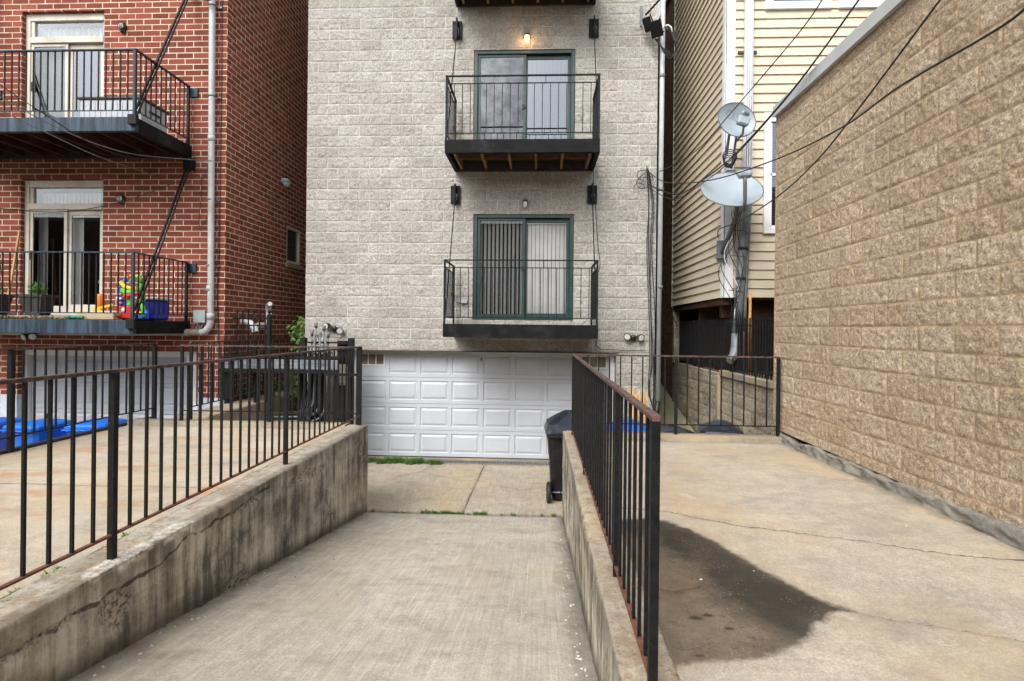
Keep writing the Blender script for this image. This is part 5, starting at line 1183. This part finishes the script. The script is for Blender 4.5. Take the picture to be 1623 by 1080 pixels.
# ------------------------------------------------------------------ things on the brick balconies
t = thing('deck_box', (-6.8, 9, 4.56), 'gray plastic deck storage box with a dark lid on the upper brick balcony', 'storage box')
m = MB().box(-7.30, -6.30, 8.62, 9.25, 4.565, 4.95, .012)
for i in range(11): m.box(-7.24+i*.09, -7.225+i*.09, 8.612, 8.6195, 4.62, 4.90)
m.build('body', M['deckbox'], t); MB().box(-7.34, -6.27, 8.59, 9.28, 4.951, 4.985, .008).build('lid', M['lid'], t); MB().box(-6.299, -6.27, 8.8, 9.05, 4.80, 4.83, .004).build('handle', M['lid'], t)
ZF = 1.475
def planter(x, y, label, seed):
    t = thing('planter', (x, y, ZF), label, 'planter', 'planters on the lower brick balcony'); b = .12
    P = [(-.12, -.1, 0), (.12, -.1, 0), (.12, .1, 0), (-.12, .1, 0), (-.19, -.14, .29), (.19, -.14, .29), (.19, .14, .29), (-.19, .14, .29), (-.21, -.16, .295), (.21, -.16, .295), (.21, .16, .295), (-.21, .16, .295), (-.21, -.16, .335), (.21, -.16, .335), (.21, .16, .335), (-.21, .16, .335)]
    MB().add([(x+a, y+c, ZF+d+.06) for a, c, d in P], [(3, 2, 1, 0)]+[(j*4+i, j*4+(i+1) % 4, j*4+4+(i+1) % 4, j*4+4+i) for j in range(3) for i in range(4)]+[(12, 13, 14, 15)]).build('pot', M['lid'], t)
    m = MB(); rr = random.Random(seed)
    for k in range(150):
        a = rr.uniform(0, 6.28); r_ = rr.uniform(0, .14); c = Vector((x+r_*math.cos(a), y+r_*.7*math.sin(a), ZF+.40+rr.uniform(0, .24)*(1-r_*3))); d = Vector((rr.uniform(-1, 1), rr.uniform(-1, 1), rr.uniform(.1, 1))).normalized()*.035; e = d.cross(Vector((rr.uniform(-1, 1), 1, .3))).normalized()*.014
        m.quad(c-d, c+e, c+d, c-e)
    for k in range(9): m.tube([(x+rr.uniform(-.08, .08), y, ZF+.38), (x+rr.uniform(-.12, .12), y+rr.uniform(-.05, .05), ZF+.58)], .004, 5)
    m.build('foliage', M['leaf'], t)
planter(-8.08, 8.75, 'black tapered planter with sprigs in front of the lower brick balcony door', 1); planter(-8.82, 8.75, 'black tapered planter with a bushy herb at the left frame edge', 2)
m = MB().bar((-9.18, 9.3, ZF), (-9.12, 9.5, 3.0), .03); tag(m.build('broom_handle', M['freshwood']), 'pale wooden pole leaning on the bricks left of the lower balcony door', 'pole')
m = MB()
rr = random.Random(12)
for i in range(9): x = -9.6+i*.28; m.box(x, x+.26, 8.55, 8.72, ZF, ZF+.045+rr.uniform(0, .03), .01)
tag(m.build('edging_stones', M['ledge']), 'row of mossy edging stones along the front of the lower brick balcony', 'edging')
m = MB()
for k in range(700):
    x = rr.uniform(-9.7, -7.05); c = Vector((x, rr.uniform(8.46, 8.56), ZF+.01+rr.uniform(0, .05)*abs(math.sin(x*5)))); d = Vector((rr.uniform(-1, 1), rr.uniform(-1, 1), rr.uniform(0, 1)))*.014; e = Vector((rr.uniform(-1, 1), rr.uniform(-1, 1), rr.uniform(-1, 1)))*.01; m.quad(c-d, c+e, c+d, c-e)
tag(m.build('moss', M['moss']), 'green moss growing along the edge of the lower brick balcony', 'moss', kind='stuff')
t = thing('toy_cones', (-7.1, 8.8, ZF), 'stack of orange toy cones on the lower brick balcony', 'toy')
MB().lathe((-7.07, 8.8, ZF+.13), [(.0, .29), (.045, .285), (.05, .25), (.075, .0), (.0, .0)], 16).build('cone', M['toy_orange'], t); MB().lathe((-7.07, 8.8, ZF+.02), [(.0, .12), (.075, .11), (.095, .0)], 16).build('cone', M['toy_orange'], t)
t = thing('sandbox', (-6.95, 8.8, ZF), 'beige plastic toy sandbox on the lower brick balcony', 'toy')
MB().box(-7.30, -6.62, 8.55, 8.95, ZF+.045, ZF+.14, .02).build('tub', M['toy_beige'], t); MB().box(-7.36, -7.12, 8.50, 8.545, ZF+.03, ZF+.055).build('tray', M['toy_teal'], t); MB().box(-7.1, -6.62, 8.50, 8.549, ZF+.0, ZF+.13, .01).build('front', M['toy_beige'], t)
t = thing('toy_chest', (-6.45, 9.1, ZF), 'dark blue toy chest with a white lid behind the colourful toy ramp', 'toy chest')
MB().box(-6.92, -6.28, 9.0, 9.35, ZF, ZF+.34, .04).build('body', M['toy_navy'], t); MB().box(-6.96, -6.24, 8.97, 9.38, ZF+.341, ZF+.385, .012).build('lid', M['toy_white'], t)
t = thing('toy_ramp', (-6.5, 8.75, ZF), 'tall colourful toy car ramp in green, yellow, red and blue on the lower brick balcony', 'toy')
def bx(nm, c, a, b, d, e, f, g_, bv=.015): MB().box(a, b, d, e, ZF+f, ZF+g_, bv).build(nm, M['toy_'+c], t)
MB().tube([(-6.72, 8.78, ZF+.05), (-6.72, 8.78, ZF+.50), (-6.69, 8.78, ZF+.60), (-6.62, 8.78, ZF+.65)], .035, 12).build('tower', M['toy_blue'], t)
for k in range(5): bx('rung', 'white' if k % 2 else 'orange', -6.70, -6.66, 8.72, 8.745, .12+.07*k, .15+.07*k, .004)
bx('base', 'red', -6.68, -6.46, 8.66, 8.85, .02, .22); bx('base', 'red', -6.46, -6.34, 8.68, 8.85, .02, .16); 
MB().lathe((-6.58, 8.655, ZF+.16), [(0, -.004), (.035, -.003), (.036, 0)], 16, 'Y').build('emblem', M['toy_white'], t)
bx('column', 'green', -6.57, -6.49, 8.70, 8.78, .22, .44); bx('column', 'green', -6.40, -6.30, 8.72, 8.80, .28, .66, .03)
MB().tube([(-6.64, 8.72, ZF+.48), (-6.56, 8.70, ZF+.43), (-6.46, 8.70, ZF+.45), (-6.38, 8.71, ZF+.50)], .045, 12).build('track', M['toy_green'], t)
MB().tube([(-6.66, 8.70, ZF+.60), (-6.58, 8.68, ZF+.53), (-6.48, 8.68, ZF+.50), (-6.38, 8.69, ZF+.50)], .032, 12).build('track', M['toy_yellow'], t)
MB().tube([(-6.60, 8.68, ZF+.36), (-6.50, 8.66, ZF+.38), (-6.40, 8.66, ZF+.42), (-6.30, 8.68, ZF+.43)], .028, 12).build('track', M['toy_red'], t)
MB().tube([(-6.45, 8.67, ZF+.34), (-6.38, 8.66, ZF+.28), (-6.32, 8.67, ZF+.24)], .03, 12).build('track', M['toy_red'], t)
MB().tube([(-6.49, 8.69, ZF+.60), (-6.44, 8.69, ZF+.67), (-6.36, 8.69, ZF+.69), (-6.31, 8.7, ZF+.60)], .035, 12).build('arch', M['toy_green'], t)
bx('roof', 'yellow', -6.50, -6.34, 8.66, 8.76, .68, .72); bx('roof', 'red', -6.54, -6.48, 8.68, 8.74, .66, .73, .01)
MB().tube([(-6.45, 8.68, ZF+.25), (-6.36, 8.68, ZF+.27), (-6.28, 8.68, ZF+.22), (-6.25, 8.68, ZF+.05)], .035, 12).build('slide', M['toy_green'], t)
MB().tube([(-6.22, 8.68, ZF+.16), (-6.21, 8.68, ZF+.02)], .03, 10).build('leg', M['toy_blue'], t); bx('step', 'blue', -6.42, -6.26, 8.68, 8.80, .02, .10); bx('step', 'yellow', -6.42, -6.26, 8.66, 8.679, .10, .135, .003)
m = MB().add([(-6.98, 8.52, ZF+.16), (-6.94, 8.52, ZF+.20), (-6.68, 8.52, ZF+.02), (-6.62, 8.52, ZF+.02), (-6.98, 8.60, ZF+.16), (-6.94, 8.60, ZF+.20), (-6.68, 8.60, ZF+.02), (-6.62, 8.60, ZF+.02)], [(0, 1, 3, 2), (4, 6, 7, 5), (1, 5, 7, 3), (0, 2, 6, 4), (0, 4, 5, 1)]); m.bar((-6.96, 8.57, ZF+.17), (-6.70, 8.6, ZF+.24), .035); m.build('chute', M['toy_yellow'], t)

# ------------------------------------------------------------------ weeds, vine, grit
def tufts(name, label, spots, mat, h=.06, n=26, spread=.035, kind='stuff', cat='weeds', seed=1, leafy=.5):
    m = MB(); rr = random.Random(seed)
    for (x, y, z, s_) in spots:
        for k in range(int(n*s_)+3):
            a = rr.uniform(0, 6.28); r_ = rr.uniform(0, spread)*s_; b = Vector((x+r_*math.cos(a), y+r_*math.sin(a), z-.005)); hh = h*s_*rr.uniform(.4, 1.15)
            l = Vector((math.cos(a), math.sin(a), 0))*hh*rr.uniform(.1, .9); sd = Vector((-math.sin(a), math.cos(a), 0))*(.003+.002*rr.random())*(1+s_*.3)
            md = b+l*.4+Vector((0, 0, hh*.7)); tp = b+l+Vector((0, 0, hh))
            m.quad(b-sd, b+sd, md+sd*.8, md-sd*.8); m.add([md-sd*.8, md+sd*.8, tp], [(0, 1, 2)])
            if rr.random() < leafy:
                d = Vector((rr.uniform(-1, 1), rr.uniform(-1, 1), rr.uniform(-.2, .6))).normalized()*.013*(.6+s_*.5); e = d.cross(Vector((0, 0, 1))).normalized()*.006*(.6+s_*.5); m.quad(md-d, md+e, md+d, md-e)
    return tag(m.build(name, M[mat]), label, cat, kind=kind)
rr = random.Random(31)
tufts('weeds', 'line of small green weeds in the joint across the bottom of the ramp', [(rr.uniform(-1.62, -.72), 7.735, -1.145, rr.uniform(.3, 1.0)) for _ in range(44)]+[(rr.uniform(-2.3, .3), 7.735, -1.145, rr.uniform(.15, .5)) for _ in range(26)]+[(x, 7.73, -1.145, .9) for x in (.2, .22, .05, -.35, -2.28)], 'leaf', .055, 24, .03, seed=2)
tufts('weeds', 'green weeds at the left corner of the white garage door', [(rr.uniform(-3.2, -2.2), rr.uniform(10.35, 10.6), -1.115, rr.uniform(.5, 1.5)) for _ in range(60)]+[(-1.93+rr.uniform(-.09, .12), 10.42, -1.11, 1.2) for _ in range(10)]+[(rr.uniform(-3.0, -1.9), 10.45, -1.115, .8) for _ in range(20)]+[(rr.uniform(-2.9, -2.1), 10.5, -1.115, 1.6) for _ in range(5)], 'leaf', .07, 26, .06, seed=3, leafy=.9)
tufts('weeds', 'yellow green weeds in the joint between the left pad and its retaining wall', [(-2.62+rr.uniform(-.03, .02), y, .0+.01, rr.uniform(.3, 1.1)) for y in [rr.uniform(2.3, 3.1) for _ in range(34)]+[rr.uniform(3.25, 3.7) for _ in range(16)]+[rr.uniform(4.1, 5.2) for _ in range(20)]+[rr.uniform(1.0, 7) for _ in range(14)]], 'weed', .055, 22, .03, seed=4, leafy=.9)
tufts('weeds', 'sparse moss and weeds along the foot of the stained retaining wall', [(-2.355, y, float(RZ(np.array(y))), rr.uniform(.1, .3)) for y in [rr.uniform(3.0, 7.6) for _ in range(50)]], 'moss', .05, 20, .02, seed=5)
def leaves(mb, c, n, rad, s_, rr):
    for k in range(n):
        p = Vector((rr.gauss(0, 1)*rad[0], rr.gauss(0, 1)*rad[1], rr.gauss(0, 1)*rad[2]))+Vector(c)
        d = Vector((rr.uniform(-1, 1), rr.uniform(-1, .2), rr.uniform(-.7, .7))).normalized()*s_*rr.uniform(.6, 1.2); e = d.cross(Vector((rr.uniform(-.3, .3), 1, rr.uniform(-.3, .3)))).normalized()*s_*.55; u = Vector((0, -.2, .15))*s_
        mb.add([p-d, p+e-d*.3, p+e*.8+d*.4, p+d, p-e*.8+d*.4, p-e-d*.3, p+u], [(0, 1, 6), (1, 2, 6), (2, 3, 6), (3, 4, 6), (4, 5, 6), (5, 0, 6)])
t = thing('vine', (-4.75, 10.8, -.9), 'leafy green vine climbing in the gap between the red brick and gray block buildings', 'vine')
m = MB(); rr = random.Random(6)
for z in np.arange(-.2, 1.5, .11): leaves(m, (-4.72+rr.uniform(-.08, .12), 10.95, z), 17, (.10, .06, .06), .055, rr)
leaves(m, (-4.95, 10.6, .25), 60, (.2, .1, .08), .05, rr); leaves(m, (-4.60, 10.9, 1.45), 12, (.04, .03, .1), .05, rr)
m.build('foliage', M['leaf'], t); MB().tube([(-4.7, 10.95, -1.1), (-4.75, 10.95, .2), (-4.62, 10.95, .9), (-4.68, 10.95, 1.55)], .008, 6).build('stem', M['joist'], t)
m = MB(); rr = random.Random(44)
def pebble(x, y, z, s_):
    c = Vector((x, y, z+s_*.3)); P = [c+Vector((a*s_*rr.uniform(.7, 1.2), b*s_*rr.uniform(.7, 1.2), d*s_*rr.uniform(.4, .8))) for a, b, d in ((1, 0, 0), (0, 1, 0), (-1, 0, 0), (0, -1, 0), (0, 0, 1), (0, 0, -1))]
    m.add(P, [(0, 1, 4), (1, 2, 4), (2, 3, 4), (3, 0, 4), (1, 0, 5), (2, 1, 5), (3, 2, 5), (0, 3, 5)])
for _ in range(85): y = 2.3+5.2*rr.random()**1.5; pebble(.27-abs(rr.gauss(0, .035)), y, float(RZ(np.array(y))), rr.uniform(.004, .015))
for _ in range(70): y = rr.uniform(2.6, 7.5); pebble(-2.32+abs(rr.gauss(0, .12)), y, float(RZ(np.array(y))), rr.uniform(.004, .014))
for _ in range(60): y = rr.uniform(2.6, 7.5); pebble(rr.uniform(-2.2, .2), y, float(RZ(np.array(y))), rr.uniform(.003, .010))
for _ in range(60): x = rr.uniform(.7, 2.9); y = rr.uniform(2.3, 7); pebble(x, y, float(PZ(np.array(y))), rr.uniform(.003, .010))
tag(m.build('gravel', M['pebble']), 'loose pale gravel bits scattered along the foot of the walls', 'gravel', kind='stuff')
m = MB(); rr = random.Random(9)
for x, y in [(-1.7, 5.8), (-1.3, 6.6), (-.9, 5.5), (-.35, 6.4), (-2.0, 4.6), (-.1, 4.9), (-1.9, 5.2), (-1.5, 4.2), (-.6, 7.0)]:
    z = float(RZ(np.array(y)))+.004; a = rr.uniform(0, 3); d = Vector((math.cos(a), math.sin(a), 0))*rr.uniform(.015, .035); e = Vector((-math.sin(a), math.cos(a), 0))*.006; c = Vector((x, y, z+.004)); m.quad(c-d, c+e, c+d+Vector((0, 0, .004)), c-e)
tag(m.build('dead_leaves', M['joist']), 'few small brown dead leaves scattered on the ramp', 'leaves', kind='stuff')
